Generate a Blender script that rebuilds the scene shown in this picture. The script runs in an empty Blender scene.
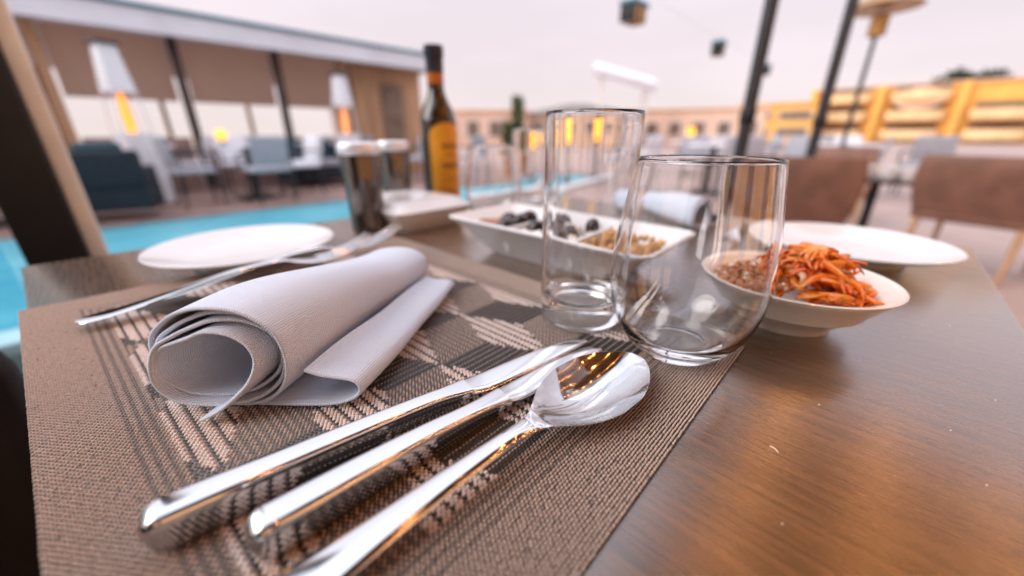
import bpy, bmesh, math, random
import numpy as np
from mathutils import Vector, Matrix
PI = math.pi
R = math.radians
rng = random.Random(7)
scn = bpy.context.scene
COL = scn.collection
TZ = 0.75                                # table top height
MATZ = TZ + 0.0026                       # top of the woven mat

# ------------------------------------------------------------------ materials
def mat(name, color, rough=0.5, metal=0.0, var=0.0, scale=20.0, bump=0.0, bscale=None, stretch=None,
        spec=None, trans=0.0, ior=1.5, emit=None, estr=0.0, coat=0.0, sub=0.0, sheen=0.0, color2=None, rvar=0.0, rotz=0.0):
    m = bpy.data.materials.new(name); m.use_nodes = True
    nt = m.node_tree; N = nt.nodes; L = nt.links
    b = N['Principled BSDF']
    b.inputs['Base Color'].default_value = (*color, 1)
    b.inputs['Roughness'].default_value = rough
    b.inputs['Metallic'].default_value = metal
    b.inputs['IOR'].default_value = ior
    b.inputs['Transmission Weight'].default_value = trans
    b.inputs['Coat Weight'].default_value = coat
    b.inputs['Subsurface Weight'].default_value = sub
    if sub: b.inputs['Subsurface Scale'].default_value = 0.004
    b.inputs['Sheen Weight'].default_value = sheen
    if spec is not None: b.inputs['Specular IOR Level'].default_value = spec
    if emit:
        b.inputs['Emission Color'].default_value = (*emit, 1)
        b.inputs['Emission Strength'].default_value = estr
    if var or bump or color2 or rvar:
        tc = N.new('ShaderNodeTexCoord'); mp = N.new('ShaderNodeMapping')
        L.new(tc.outputs['Object'], mp.inputs['Vector'])
        if stretch: mp.inputs['Scale'].default_value = stretch
        mp.inputs['Rotation'].default_value = (0, 0, rotz)
        if var or color2 or rvar:
            n = N.new('ShaderNodeTexNoise'); n.inputs['Scale'].default_value = scale; n.inputs['Detail'].default_value = 6
            L.new(mp.outputs['Vector'], n.inputs['Vector'])
        if var or color2:
            r = N.new('ShaderNodeValToRGB')
            a = tuple(max(0, c*(1-var)) for c in color); z = color2 or tuple(min(1, c*(1+var)) for c in color)
            r.color_ramp.elements[0].position = 0.32; r.color_ramp.elements[1].position = 0.68
            r.color_ramp.elements[0].color = (*a, 1); r.color_ramp.elements[1].color = (*z, 1)
            L.new(n.outputs['Fac'], r.inputs['Fac']); L.new(r.outputs['Color'], b.inputs['Base Color'])
        if rvar:
            mr = N.new('ShaderNodeMapRange'); mr.inputs['To Min'].default_value = max(0.0, rough-rvar); mr.inputs['To Max'].default_value = rough+rvar
            mr.inputs['From Min'].default_value = 0.3; mr.inputs['From Max'].default_value = 0.7
            L.new(n.outputs['Fac'], mr.inputs['Value']); L.new(mr.outputs['Result'], b.inputs['Roughness'])
        if bump:
            n2 = N.new('ShaderNodeTexNoise'); n2.inputs['Scale'].default_value = bscale or scale*3; n2.inputs['Detail'].default_value = 4
            L.new(mp.outputs['Vector'], n2.inputs['Vector'])
            bp = N.new('ShaderNodeBump'); bp.inputs['Strength'].default_value = bump; bp.inputs['Distance'].default_value = 0.002
            L.new(n2.outputs['Fac'], bp.inputs['Height']); L.new(bp.outputs['Normal'], b.inputs['Normal'])
    return m

def wood_table_mat():
    m = bpy.data.materials.new('table_wood'); m.use_nodes = True
    nt = m.node_tree; N = nt.nodes; L = nt.links; b = N['Principled BSDF']
    tc = N.new('ShaderNodeTexCoord'); mp = N.new('ShaderNodeMapping')
    L.new(tc.outputs['Object'], mp.inputs['Vector'])
    mp.inputs['Rotation'].default_value = (0, 0, R(-18)); mp.inputs['Scale'].default_value = (1.0, 0.035, 1.0)
    n1 = N.new('ShaderNodeTexNoise'); n1.inputs['Scale'].default_value = 420; n1.inputs['Detail'].default_value = 7; n1.inputs['Roughness'].default_value = 0.65
    n2 = N.new('ShaderNodeTexNoise'); n2.inputs['Scale'].default_value = 38; n2.inputs['Detail'].default_value = 4
    L.new(mp.outputs['Vector'], n1.inputs['Vector']); L.new(mp.outputs['Vector'], n2.inputs['Vector'])
    mx = N.new('ShaderNodeMix'); mx.data_type = 'FLOAT'; mx.inputs[0].default_value = 0.2
    L.new(n1.outputs['Fac'], mx.inputs[2]); L.new(n2.outputs['Fac'], mx.inputs[3])
    r = N.new('ShaderNodeValToRGB'); e = r.color_ramp.elements
    e[0].position = 0.36; e[0].color = (0.018, 0.007, 0.003, 1); e[1].position = 0.66; e[1].color = (0.135, 0.053, 0.015, 1)
    L.new(mx.outputs[0], r.inputs['Fac']); L.new(r.outputs['Color'], b.inputs['Base Color'])
    mr = N.new('ShaderNodeMapRange'); mr.inputs['From Min'].default_value = 0.3; mr.inputs['From Max'].default_value = 0.7
    mr.inputs['To Min'].default_value = 0.2; mr.inputs['To Max'].default_value = 0.34
    L.new(n1.outputs['Fac'], mr.inputs['Value']); L.new(mr.outputs['Result'], b.inputs['Roughness'])
    # fine dust grain plus wood pores
    n3 = N.new('ShaderNodeTexNoise'); n3.inputs['Scale'].default_value = 900; n3.inputs['Detail'].default_value = 2
    L.new(tc.outputs['Object'], n3.inputs['Vector'])
    ad = N.new('ShaderNodeMath'); ad.operation = 'ADD'
    L.new(n1.outputs['Fac'], ad.inputs[0]); L.new(n3.outputs['Fac'], ad.inputs[1])
    bp = N.new('ShaderNodeBump'); bp.inputs['Strength'].default_value = 0.22; bp.inputs['Distance'].default_value = 0.0006
    L.new(ad.outputs[0], bp.inputs['Height']); L.new(bp.outputs['Normal'], b.inputs['Normal'])
    b.inputs['Specular IOR Level'].default_value = 0.6
    b.inputs['Coat Weight'].default_value = 1.0; b.inputs['Coat IOR'].default_value = 2.05; b.inputs['Coat Roughness'].default_value = 0.24
    b.inputs['Sheen Weight'].default_value = 0.07; b.inputs['Sheen Roughness'].default_value = 0.45; b.inputs['Sheen Tint'].default_value = (1.0, 0.8, 0.62, 1)
    return m

def cloth_mat():
    m = bpy.data.materials.new('linen_cloth'); m.use_nodes = True
    nt = m.node_tree; N = nt.nodes; L = nt.links; b = N['Principled BSDF']
    b.inputs['Base Color'].default_value = (0.72, 0.79, 0.93, 1); b.inputs['Roughness'].default_value = 0.85
    b.inputs['Specular IOR Level'].default_value = 0.2
    b.inputs['Sheen Weight'].default_value = 0.25
    uv = N.new('ShaderNodeUVMap'); 
    w1 = N.new('ShaderNodeTexWave'); w1.inputs['Scale'].default_value = 300; w1.bands_direction = 'X'; w1.inputs['Distortion'].default_value = 2.5
    w2 = N.new('ShaderNodeTexWave'); w2.inputs['Scale'].default_value = 300; w2.bands_direction = 'Y'; w2.inputs['Distortion'].default_value = 2.5
    n = N.new('ShaderNodeTexNoise'); n.inputs['Scale'].default_value = 60
    for q in (w1, w2, n): L.new(uv.outputs['UV'], q.inputs['Vector'])
    a = N.new('ShaderNodeMath'); a.operation = 'ADD'; L.new(w1.outputs['Fac'], a.inputs[0]); L.new(w2.outputs['Fac'], a.inputs[1])
    a2 = N.new('ShaderNodeMath'); a2.operation = 'MULTIPLY_ADD'; L.new(n.outputs['Fac'], a2.inputs[0]); a2.inputs[1].default_value = 2.0; L.new(a.outputs[0], a2.inputs[2])
    bp = N.new('ShaderNodeBump'); bp.inputs['Strength'].default_value = 0.6; bp.inputs['Distance'].default_value = 0.0008
    L.new(a2.outputs[0], bp.inputs['Height']); L.new(bp.outputs['Normal'], b.inputs['Normal'])
    return m

M = dict(
    table=wood_table_mat(), cloth=cloth_mat(),
    steel=mat('polished_steel', (0.60, 0.595, 0.60), 0.08, 1.0, rvar=0.04, scale=40),
    brushed=mat('brushed_steel', (0.82, 0.84, 0.90), 0.35, 0.45, rvar=0.06, scale=90),
    glass=mat('clear_glass', (1, 1, 1), 0.012, trans=1.0, ior=1.5, rvar=0.012, scale=70),
    porcelain=mat('white_porcelain', (0.70, 0.69, 0.70), 0.18, coat=0.3, var=0.03, scale=6),
    oatglaze=mat('cream_glaze', (0.78, 0.70, 0.62), 0.22, coat=0.3, var=0.05, scale=9),
    threadlight=mat('light_thread', (0.45, 0.325, 0.26), 0.34, var=0.22, scale=500, spec=0.9, sheen=0.6),
    threadpale=mat('pale_thread', (0.70, 0.56, 0.50), 0.34, var=0.16, scale=500, spec=0.9, sheen=0.6),
    threadmid=mat('mid_thread', (0.24, 0.175, 0.145), 0.4, var=0.22, scale=500, spec=0.8, sheen=0.4),
    threaddark=mat('dark_thread', (0.032, 0.026, 0.025), 0.4, var=0.3, scale=500),
    darkglass=mat('dark_bottle_glass', (0.032, 0.014, 0.005), 0.05, var=0.3, scale=5, coat=0.5),
    smoke=mat('smoked_steel', (0.16, 0.135, 0.125), 0.16, metal=0.85, var=0.3, scale=14, coat=0.3),
    label=mat('amber_label', (0.78, 0.34, 0.015), 0.5, var=0.12, scale=30),
    ink=mat('label_ink', (0.16, 0.055, 0.01), 0.5, var=0.2, scale=60),
    capsule=mat('bottle_capsule', (0.02, 0.022, 0.035), 0.35, var=0.2, scale=20),
    orangeglow=mat('orange_neck_glow', (0.50, 0.13, 0.012), 0.25, var=0.15, scale=60),  # glow of the amber neck glass, put into the colour
    carrot=mat('cooked_carrot', (0.76, 0.13, 0.008), 0.25, color2=(0.88, 0.30, 0.035), scale=60, bump=0.3, bscale=260, sub=0.15),
    carrotdark=mat('browned_carrot', (0.42, 0.075, 0.008), 0.22, color2=(0.66, 0.17, 0.02), scale=60, bump=0.3, bscale=260, sub=0.1),
    onion=mat('pale_onion', (0.80, 0.50, 0.30), 0.3, var=0.2, scale=80, sub=0.2),
    grain=mat('spiced_grain', (0.42, 0.13, 0.03), 0.4, color2=(0.60, 0.27, 0.09), scale=120, bump=0.4, bscale=400),
    olive=mat('black_olive', (0.022, 0.012, 0.014), 0.18, var=0.4, scale=40),
    paste=mat('red_paste', (0.33, 0.13, 0.075), 0.35, var=0.3, scale=60, bump=0.5, bscale=200),
    nut=mat('roasted_nut', (0.46, 0.20, 0.04), 0.4, color2=(0.60, 0.34, 0.08), scale=90, bump=0.3),
    cheese=mat('white_cheese', (0.80, 0.76, 0.70), 0.45, var=0.06, scale=40, bump=0.3),
    leather=mat('brown_leather', (0.215, 0.11, 0.078), 0.5, var=0.18, scale=9, bump=0.25, bscale=160),
    darkleather=mat('dark_leather', (0.022, 0.014, 0.012), 0.6, var=0.25, scale=9, bump=0.25, bscale=160),
    lightwood=mat('light_oak', (0.52, 0.33, 0.20), 0.45, var=0.2, scale=20, stretch=(1, 1, 0.15)),
    darkwood=mat('dark_timber', (0.045, 0.024, 0.015), 0.5, var=0.35, scale=14, stretch=(1, 0.1, 1)),
    deckwood=mat('dark_decking', (0.030, 0.020, 0.017), 0.7, var=0.4, scale=14, stretch=(0.1, 1, 1)),
    paving=mat('pale_paving', (0.36, 0.25, 0.215), 0.55, var=0.12, scale=3, bump=0.2, bscale=60),
    coping=mat('pale_coping', (0.62, 0.60, 0.60), 0.5, var=0.08, scale=5),
    redpave=mat('rosy_paving', (0.30, 0.19, 0.16), 0.6, var=0.18, scale=3),
    ground=mat('sandy_ground', (0.36, 0.27, 0.2), 0.9, var=0.2, scale=0.4),
    water=mat('pool_water', (0.07, 0.32, 0.42), 0.25, spec=0.25, color2=(0.13, 0.42, 0.50), scale=1.3, bump=1.0, bscale=7, stretch=(1, 2.2, 1)),
    black=mat('black_metal', (0.005, 0.005, 0.006), 0.6, var=0.2, scale=20),
    charcoal=mat('charcoal_metal', (0.035, 0.036, 0.042), 0.4, metal=0.3, var=0.2, scale=20),
    alu=mat('beige_aluminium', (0.84, 0.79, 0.70), 0.4, metal=0.0, var=0.1, scale=12),
    tint=mat('tinted_screen_glass', (0.55, 0.85, 0.92), 0.02, trans=1.0, ior=1.2),
    fascia=mat('pale_fascia', (0.74, 0.73, 0.78), 0.5, var=0.08, scale=2),
    trimblue=mat('blue_roof_trim', (0.06, 0.20, 0.27), 0.5, var=0.15, scale=3),
    blind=mat('brown_roller_blind', (0.58, 0.47, 0.40), 0.8, var=0.1, scale=3),
    timber=mat('warm_timber', (0.45, 0.26, 0.14), 0.6, var=0.25, scale=7, stretch=(1, 1, 0.12)),
    whitepaint=mat('white_paint', (0.74, 0.73, 0.76), 0.45, var=0.06, scale=6),
    greyfab=mat('grey_wicker', (0.36, 0.36, 0.40), 0.8, var=0.25, scale=50, bump=0.3),
    whitefab=mat('white_cushion', (0.74, 0.73, 0.77), 0.8, var=0.06, scale=10),
    teal=mat('teal_cushion', (0.008, 0.045, 0.062), 0.8, var=0.25, scale=12),
    navy=mat('navy_fabric', (0.007, 0.014, 0.022), 0.8, var=0.3, scale=12),
    flame=mat('heater_flame', (0.9, 0.25, 0.02), 0.6, emit=(1.0, 0.30, 0.025), estr=1.6),
    amberglow=mat('amber_lamp_glass', (0.9, 0.45, 0.05), 0.5, emit=(1.0, 0.42, 0.03), estr=1.5),
    fillpane=mat('warm_fill_pane', (0.3, 0.18, 0.08), 0.3, emit=(1.0, 0.48, 0.18), estr=1.6),  # emission added as warm fill, on panes out of view
    bulb=mat('warm_bulb', (1, 0.7, 0.4), 0.4, emit=(1.0, 0.40, 0.11), estr=90.0),
    sandwall=mat('sand_render', (0.74, 0.50, 0.35), 0.85, var=0.1, scale=0.6),  # sand colour, pushed to peach to carry the warm ambient glow
    sungoldwall=mat('sun_golden_render', (0.84, 0.46, 0.11), 0.8, var=0.12, scale=0.5),  # warm sunlight on the walls is put into this albedo
    peachwall=mat('peach_render', (0.82, 0.56, 0.41), 0.85, var=0.1, scale=0.6),  # peach render, its orange raised for the glow of the background
    balconywall=mat('balcony_render', (0.86, 0.58, 0.30), 0.8, var=0.14, scale=0.7),
    darkopen=mat('shaded_opening', (0.19, 0.125, 0.085), 0.6, var=0.3, scale=2),
    roofgrey=mat('grey_roofing', (0.20, 0.17, 0.15), 0.7, var=0.2, scale=2),
    leaf=mat('green_leaf', (0.060, 0.085, 0.022), 0.6, color2=(0.15, 0.16, 0.045), scale=30),
    darkleaf=mat('dark_leaf', (0.018, 0.028, 0.012), 0.6, color2=(0.04, 0.05, 0.02), scale=4),
    bark=mat('bark', (0.10, 0.06, 0.04), 0.9, var=0.3, scale=12),
    terracotta=mat('terracotta_pot', (0.36, 0.14, 0.07), 0.8, var=0.2, scale=14),
    bronze=mat('bronze_reflector', (0.42, 0.22, 0.07), 0.35, metal=0.7, var=0.2, scale=10),
    canopywood=mat('canopy_slats', (0.24, 0.15, 0.075), 0.5, var=0.3, scale=10, stretch=(0.1, 1, 1)),
)

def translucent(m, fac, color):
    nt = m.node_tree; N = nt.nodes; L = nt.links
    tr = N.new('ShaderNodeBsdfTranslucent'); tr.inputs['Color'].default_value = (*color, 1)
    ms = N.new('ShaderNodeMixShader'); ms.inputs[0].default_value = fac
    L.new(N['Principled BSDF'].outputs[0], ms.inputs[1]); L.new(tr.outputs[0], ms.inputs[2]); L.new(ms.outputs[0], N['Material Output'].inputs['Surface'])
translucent(M['blind'], .8, (0.92, 0.80, 0.72))
translucent(M['leaf'], .3, (0.12, 0.16, 0.03))

for n_ in M['water'].node_tree.nodes:
    if n_.type == 'BUMP': n_.inputs['Distance'].default_value = 0.03

# ------------------------------------------------------------------ mesh builder
class MB:
    def __init__(s): s.v = []; s.f = []; s.mi = []; s.uv = None
    def add(s, V, F, mi=0):
        o = len(s.v); s.v += [tuple(p) for p in V]; s.f += [tuple(i+o for i in f) for f in F]; s.mi += [mi]*len(F); return s
    def box(s, c, size, rz=0.0, mi=0, bev=0.0, rx=0.0, ry=0.0):
        bm = bmesh.new(); bmesh.ops.create_cube(bm, size=1.0)
        for v in bm.verts: v.co = Vector((v.co.x*size[0], v.co.y*size[1], v.co.z*size[2]))
        if bev: bmesh.ops.bevel(bm, geom=bm.edges[:], offset=bev, segments=3, affect='EDGES', profile=0.5)
        mt = Matrix.Translation(c) @ Matrix.Rotation(rz, 4, 'Z') @ Matrix.Rotation(ry, 4, 'Y') @ Matrix.Rotation(rx, 4, 'X')
        bm.transform(mt); bm.verts.index_update()
        s.add([v.co[:] for v in bm.verts], [[v.index for v in f.verts] for f in bm.faces], mi); bm.free(); return s
    def lathe(s, prof, n=48, c=(0, 0, 0), mi=0, sx=1.0, sy=1.0):
        V = []; F = []; m = len(prof)
        for r, z in prof:
            for k in range(n):
                a = 2*PI*k/n; V.append((c[0]+r*sx*math.cos(a), c[1]+r*sy*math.sin(a), c[2]+z))
        for i in range(m-1):
            for k in range(n):
                F.append((i*n+k, i*n+(k+1) % n, (i+1)*n+(k+1) % n, (i+1)*n+k))
        if prof[0][0] > 1e-6: F.append(tuple(range(n))[::-1])
        if prof[-1][0] > 1e-6: F.append(tuple((m-1)*n+k for k in range(n)))
        return s.add(V, F, mi)
    def loft(s, rings, mi=0, cap=True, closed=False):
        n = len(rings[0]); V = [p for r in rings for p in r]; F = []
        m = len(rings)
        for i in range(m if closed else m-1):
            j = (i+1) % m
            for k in range(n): F.append((i*n+k, i*n+(k+1) % n, j*n+(k+1) % n, j*n+k))
        if cap and not closed: F.append(tuple(range(n))[::-1]); F.append(tuple((m-1)*n+k for k in range(n)))
        return s.add(V, F, mi)
    def tube(s, pts, rad, n=10, mi=0):
        pts = [Vector(p) for p in pts]
        if not hasattr(rad, '__len__'): rad = [rad]*len(pts)
        rings = []; up = Vector((0, 0, 1))
        for i, p in enumerate(pts):
            t = (pts[min(i+1, len(pts)-1)]-pts[max(i-1, 0)]).normalized()
            u = up if abs(t.dot(up)) < 0.95 else Vector((1, 0, 0))
            x = t.cross(u).normalized(); y = x.cross(t).normalized()
            rings.append([tuple(p+(x*math.cos(2*PI*k/n)+y*math.sin(2*PI*k/n))*rad[i]) for k in range(n)])
        return s.loft(rings, mi)
    def prism(s, poly, z0, z1, mi=0):
        n = len(poly)
        V = [(x, y, z0) for x, y in poly]+[(x, y, z1) for x, y in poly]
        F = [tuple(range(n))[::-1], tuple(range(n, 2*n))]+[(k, (k+1) % n, n+(k+1) % n, n+k) for k in range(n)]
        return s.add(V, F, mi)
    def ball(s, c, r, mi=0, sub=2, sc=(1, 1, 1), jit=0.0):
        bm = bmesh.new(); bmesh.ops.create_icosphere(bm, subdivisions=sub, radius=1.0)
        V = []
        for v in bm.verts:
            q = 1+rng.uniform(-jit, jit); V.append((c[0]+v.co.x*r*sc[0]*q, c[1]+v.co.y*r*sc[1]*q, c[2]+v.co.z*r*sc[2]*q))
        bm.verts.index_update(); s.add(V, [[v.index for v in f.verts] for f in bm.faces], mi); bm.free(); return s
    def build(s, name, mats, parent=None, smooth=True, angle=40, fix=True):
        me = bpy.data.meshes.new(name); me.from_pydata(s.v, [], s.f)
        if not isinstance(mats, (list, tuple)): mats = [mats]
        for m in mats: me.materials.append(m)
        if len(mats) > 1: me.polygons.foreach_set('material_index', s.mi)
        if fix:
            bm = bmesh.new(); bm.from_mesh(me); bmesh.ops.recalc_face_normals(bm, faces=bm.faces); bm.to_mesh(me); bm.free()
        if smooth:
            me.polygons.foreach_set('use_smooth', [True]*len(me.polygons))
            me.set_sharp_from_angle(angle=R(angle))
        me.update()
        o = bpy.data.objects.new(name, me); COL.objects.link(o)
        if parent: o.parent = parent
        return o

def tag(o, label, cat=None, group=None, kind=None):
    if label: o['label'] = label
    if cat: o['category'] = cat
    if group: o['group'] = group
    if kind: o['kind'] = kind
    return o
def thing(name, label, cat, loc=(0, 0, 0), rz=0.0, group=None):
    o = bpy.data.objects.new(name, None); COL.objects.link(o); o.location = loc; o.rotation_euler = (0, 0, rz)
    o.empty_display_size = 0.05
    return tag(o, label, cat, group)
def structure(o): o['kind'] = 'structure'; return o
def dup(o, loc, rz, label=None, group=None, scale=None):
    r = o.copy(); COL.objects.link(r); r.location = loc; r.rotation_euler = (0, 0, rz)
    if label: r['label'] = label
    if group: r['group'] = group
    if scale: r.scale = scale
    for ch in list(o.children):
        c = ch.copy(); COL.objects.link(c); c.parent = r
        for g in list(ch.children):
            d = g.copy(); COL.objects.link(d); d.parent = c
    return r
def rrect(w, d, r, z, n=5, cx=0, cy=0):
    pts = []
    for qx, qy, a0 in ((1, 1, 0), (-1, 1, PI/2), (-1, -1, PI), (1, -1, 1.5*PI)):
        for k in range(n+1):
            a = a0+PI/2*k/n
            pts.append((cx+qx*(w/2-r)+r*math.cos(a), cy+qy*(d/2-r)+r*math.sin(a), z))
    return pts
def smoothstep(a, b, x):
    t = min(1, max(0, (x-a)/(b-a))); return t*t*(3-2*t)
def interp(x, xs, ys):
    """monotone cubic through the given stations (no overshoot, no kinks)"""
    n = len(xs)
    if x <= xs[0]: return float(ys[0])
    if x >= xs[-1]: return float(ys[-1])
    d = [(ys[i+1]-ys[i])/(xs[i+1]-xs[i]) for i in range(n-1)]
    m = [d[0]]+[0.0 if d[i-1]*d[i] <= 0 else 2*d[i-1]*d[i]/(d[i-1]+d[i]) for i in range(1, n-1)]+[d[-1]]
    i = max(0, min(n-2, int(np.searchsorted(xs, x))-1)); h = xs[i+1]-xs[i]; t = (x-xs[i])/h
    return float((1+2*t)*(1-t)**2*ys[i]+t*(1-t)**2*h*m[i]+t*t*(3-2*t)*ys[i+1]+t*t*(t-1)*h*m[i+1])
def spline(P, n):
    """Catmull-Rom through 2-D/3-D points"""
    P = [np.array(p, float) for p in P]; out = []
    for i in range(len(P)-1):
        p0 = P[max(i-1, 0)]; p1 = P[i]; p2 = P[i+1]; p3 = P[min(i+2, len(P)-1)]
        for k in range(n):
            t = k/n
            out.append(0.5*((2*p1)+(-p0+p2)*t+(2*p0-5*p1+4*p2-p3)*t*t+(-p0+3*p1-3*p2+p3)*t**3))
    out.append(P[-1]); return out

# ================================================================== SETTING
g = MB(); g.box((20, 20, -0.35), (500, 500, 0.1)); structure(g.build('ground', M['ground']))
# pool outline
near = [(-9, 2.7), (0.4, 2.75), (2.0, 3.95), (8.0, 4.35)]; far = [(8.0, 5.75), (-9, 5.9)]
pool = near+far
w = MB(); w.add([(x, y, -0.035) for x, y in pool], [tuple(range(len(pool)))]); structure(w.build('pool_water', M['water'], smooth=False))
b = MB(); b.add([(x, y, -0.28) for x, y in pool], [tuple(range(len(pool)))]); structure(b.build('pool_floor', M['water'], smooth=False))
# paving round the pool: near side, right side, far side (butted slabs)
p = MB()
p.prism([(-9, -14), (90, -14), (90, 4.35), (8.0, 4.35), (2.0, 3.95), (0.4, 2.75), (-9, 2.7)], -0.3, 0.0)
p.prism([(8.0, 4.35), (90, 4.35), (90, 40), (8.0, 40), (8.0, 5.75)], -0.3, 0.0)
structure(p.build('paving', M['paving'], smooth=False))
p = MB(); p.prism([(-9, 5.9), (8.0, 5.75), (8.0, 40), (-9, 40)], -0.3, 0.0); structure(p.build('terrace_paving', M['redpave'], smooth=False))
dk = MB()
for k in range(36):
    dk.box((-0.9, -2.6+0.143*k, 0.008), (5.6, 0.136, 0.016), bev=0.002)
structure(dk.build('timber_deck', M['deckwood'], smooth=False))
c = MB(); c.box((-4.4, 2.60, 0.03), (9.6, 0.2, 0.06), bev=0.01)
for a, e in (((0.4, 2.75), (2.0, 3.95)), ((2.0, 3.95), (8.0, 4.35))):
    d = math.atan2(e[1]-a[1], e[0]-a[0]); l = math.hypot(e[0]-a[0], e[1]-a[1])
    c.box(((a[0]+e[0])/2+0.17*math.sin(d), (a[1]+e[1])/2-0.17*math.cos(d), 0.03), (l, 0.3, 0.06), rz=d, bev=0.01)
structure(c.build('pool_kerb', M['coping'], smooth=False))

# ================================================================== TABLE
t = thing('dining_table', 'square dark brown wooden table carrying the place settings', 'table', (0.315, 0.26, 0))
tb = MB(); TP = [(-0.336, -0.36), (0.385, -0.36), (0.385, 0.36), (-0.391, 0.36)]
tin = lambda e: [(x-math.copysign(e, x), y-math.copysign(e, y)) for x, y in TP]
tb.loft([[(x, y, z) for x, y in tin(e)] for z, e in ((TZ-.032, .002), (TZ-.030, 0), (TZ-.003, 0), (TZ-.0009, .0009), (TZ, .003))]); tb.build('tabletop', M['table'], t, angle=25)
s = MB(); s.box((0, 0, TZ-0.062), (0.60, 0.55, 0.058), bev=0.003); s.build('apron', M['darkwood'], t)
for sx in (-1, 1):
    for sy in (-1, 1):
        q = MB(); q.loft([rrect(0.05, 0.05, 0.008, 0.0, cx=.01+sx*0.27, cy=sy*0.245), rrect(0.062, 0.062, 0.008, TZ-0.034, cx=.01+sx*0.265, cy=sy*0.24)]); q.build('leg', M['darkwood'], t)

# ------------------------------------------------------------------ woven placemat
def placemat():
    a0, a1, b0, b1 = -0.066, 0.252, 0.0355, 0.45
    pa, pb = 0.0021, 0.00145
    na = int((a1-a0)/pa); nb = int((b1-b0)/pb)
    I, J = np.meshgrid(np.arange(na), np.arange(nb), indexing='ij')
    A = a0+(I+0.5)*pa; B = b0+(J+0.5)*pb
    edge = np.minimum(np.minimum(A-a0, a1-A), np.minimum(B-b0, b1-B))
    code = np.zeros((na, nb), int)         # 0 light 1 mid 2 dark
    # tumbling block pattern
    e1 = np.array([0.0375, 0.0]); e2 = np.array([0.01875, 0.040])
    rb = (B-0.1591)/e2[1]; ra = (A-0.0974-rb*e2[0])/e1[0]
    fi = np.floor(ra).astype(int); fj = np.floor(rb).astype(int); u = ra-fi; v = rb-fj
    upt = (u+v) < 1
    cl = lambda i, j: (i-j+1) % 3
    # vertices of the triangle; find the edge between class 0 and class 2
    def etype(v0, v1, v2):
        cs = [cl(*q) for q in (v0, v1, v2)]
        # edge dirs: (v0,v1)=e1 ; (v0,v2)=e2 ; (v1,v2)=e2-e1
        c1 = np.where(cs[2] == 1, 0, np.where(cs[1] == 1, 1, 2)); return c1
    tu = etype((fi, fj), (fi+1, fj), (fi, fj+1))
    td = etype((fi+1, fj+1), (fi, fj+1), (fi+1, fj))
    ty = np.where(upt, tu, td)             # 0: e1 -> light stripes, 1: e2 -> dark, 2 -> mid
    light = np.where(I % 3 == 0, np.where(J % 2 == 0, 1, 2), 3)
    dark = np.where(J % 3 != 0, 2, 1)
    mid = np.where((I+J) % 2 == 0, 1, 0)
    R0 = np.random.RandomState(11)
    inner = np.where(ty == 0, light, np.where(ty == 1, dark, mid))
    band = np.where((J if False else I) % 3 == 0, 1, 0)
    # rib band runs along each edge
    da = np.minimum(A-a0, a1-A); db = np.minimum(B-b0, b1-B)
    rib = np.where(da < db, np.where(I % 2 == 0, 1, 0), np.where(J % 3 == 0, 1, 0))
    code = np.where(edge < 0.028, np.where(R0.rand(na, nb) < .012, 1, 0), np.where(edge < 0.043, rib, inner))
    # bead geometry: 9 verts (4 base, 4 mid, 1 top)
    R_ = np.random.RandomState(3)
    off = np.where(J % 2 == 0, 0.0, 0.5)*pa
    X = A+off-pa*0.25+R_.normal(0, 0.00006, A.shape); Y = B+R_.normal(0, 0.00008, A.shape)
    H = np.where(code == 2, 0.00055, np.where(code == 1, 0.0009, 0.0012))*(1+R_.normal(0, 0.08, A.shape))
    # plain weave shows gaps between its threads, the light stripes are packed tight
    tight = (edge >= 0.043) & (code == 3) & (ty == 0)
    hx = np.where(tight, pa*0.52, pa*0.385); hy = np.where(tight, pb*0.50, pb*0.36)
    z0 = TZ+0.0013
    le = lambda yy: -0.034-0.0772*(yy-0.0355)          # the left hem runs a little askew
    X = a1-(a1-X)*(a1-le(Y))/(a1-a0)
    ring = [(1, 0), (0.6, 0.75), (-0.6, 0.75), (-1, 0), (-0.6, -0.75), (0.6, -0.75)]
    vs = []
    for qx, qy in ring: vs.append(np.stack([X+hx*qx, Y+hy*qy*1.05, np.full_like(X, z0)], -1))
    for qx, qy in ring: vs.append(np.stack([X+hx*qx*0.7, Y+hy*qy*0.95, z0+H*0.75], -1))
    vs.append(np.stack([X, Y, z0+H], -1))
    n = na*nb
    V = np.stack([q.reshape(n, 3) for q in vs], 1).reshape(-1, 3)
    F = []
    for k in range(6): F.append((k, (k+1) % 6, 6+(k+1) % 6, 6+k))
    quads = np.array(F)[None]+(np.arange(n)*13)[:, None, None]
    tris = np.array([(6+k, 6+(k+1) % 6, 12) for k in range(6)])[None]+(np.arange(n)*13)[:, None, None]
    c = code.reshape(n)
    # base sheet
    nv = len(V); z1, z2 = TZ+0.0002, TZ+0.0015
    bx = [(le(b0), b0), (a1, b0), (a1, b1), (le(b1), b1)]
    V = np.vstack([V, [(x, y, z1) for x, y in bx], [(x, y, z2) for x, y in bx]])
    base = np.array([(0, 3, 2, 1), (4, 5, 6, 7), (0, 1, 5, 4), (1, 2, 6, 5), (2, 3, 7, 6), (3, 0, 4, 7)])+nv
    Q = np.vstack([quads.reshape(-1, 4), base]); T3 = tris.reshape(-1, 3)
    me = bpy.data.meshes.new('placemat')
    me.vertices.add(len(V)); me.vertices.foreach_set('co', V.astype(np.float32).ravel())
    loops = np.concatenate([Q.ravel(), T3.ravel()]); me.loops.add(len(loops)); me.loops.foreach_set('vertex_index', loops.astype(np.int32))
    np_ = len(Q)+len(T3); me.polygons.add(np_)
    start = np.concatenate([np.arange(len(Q))*4, len(Q)*4+np.arange(len(T3))*3]); me.polygons.foreach_set('loop_start', start.astype(np.int32))
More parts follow.
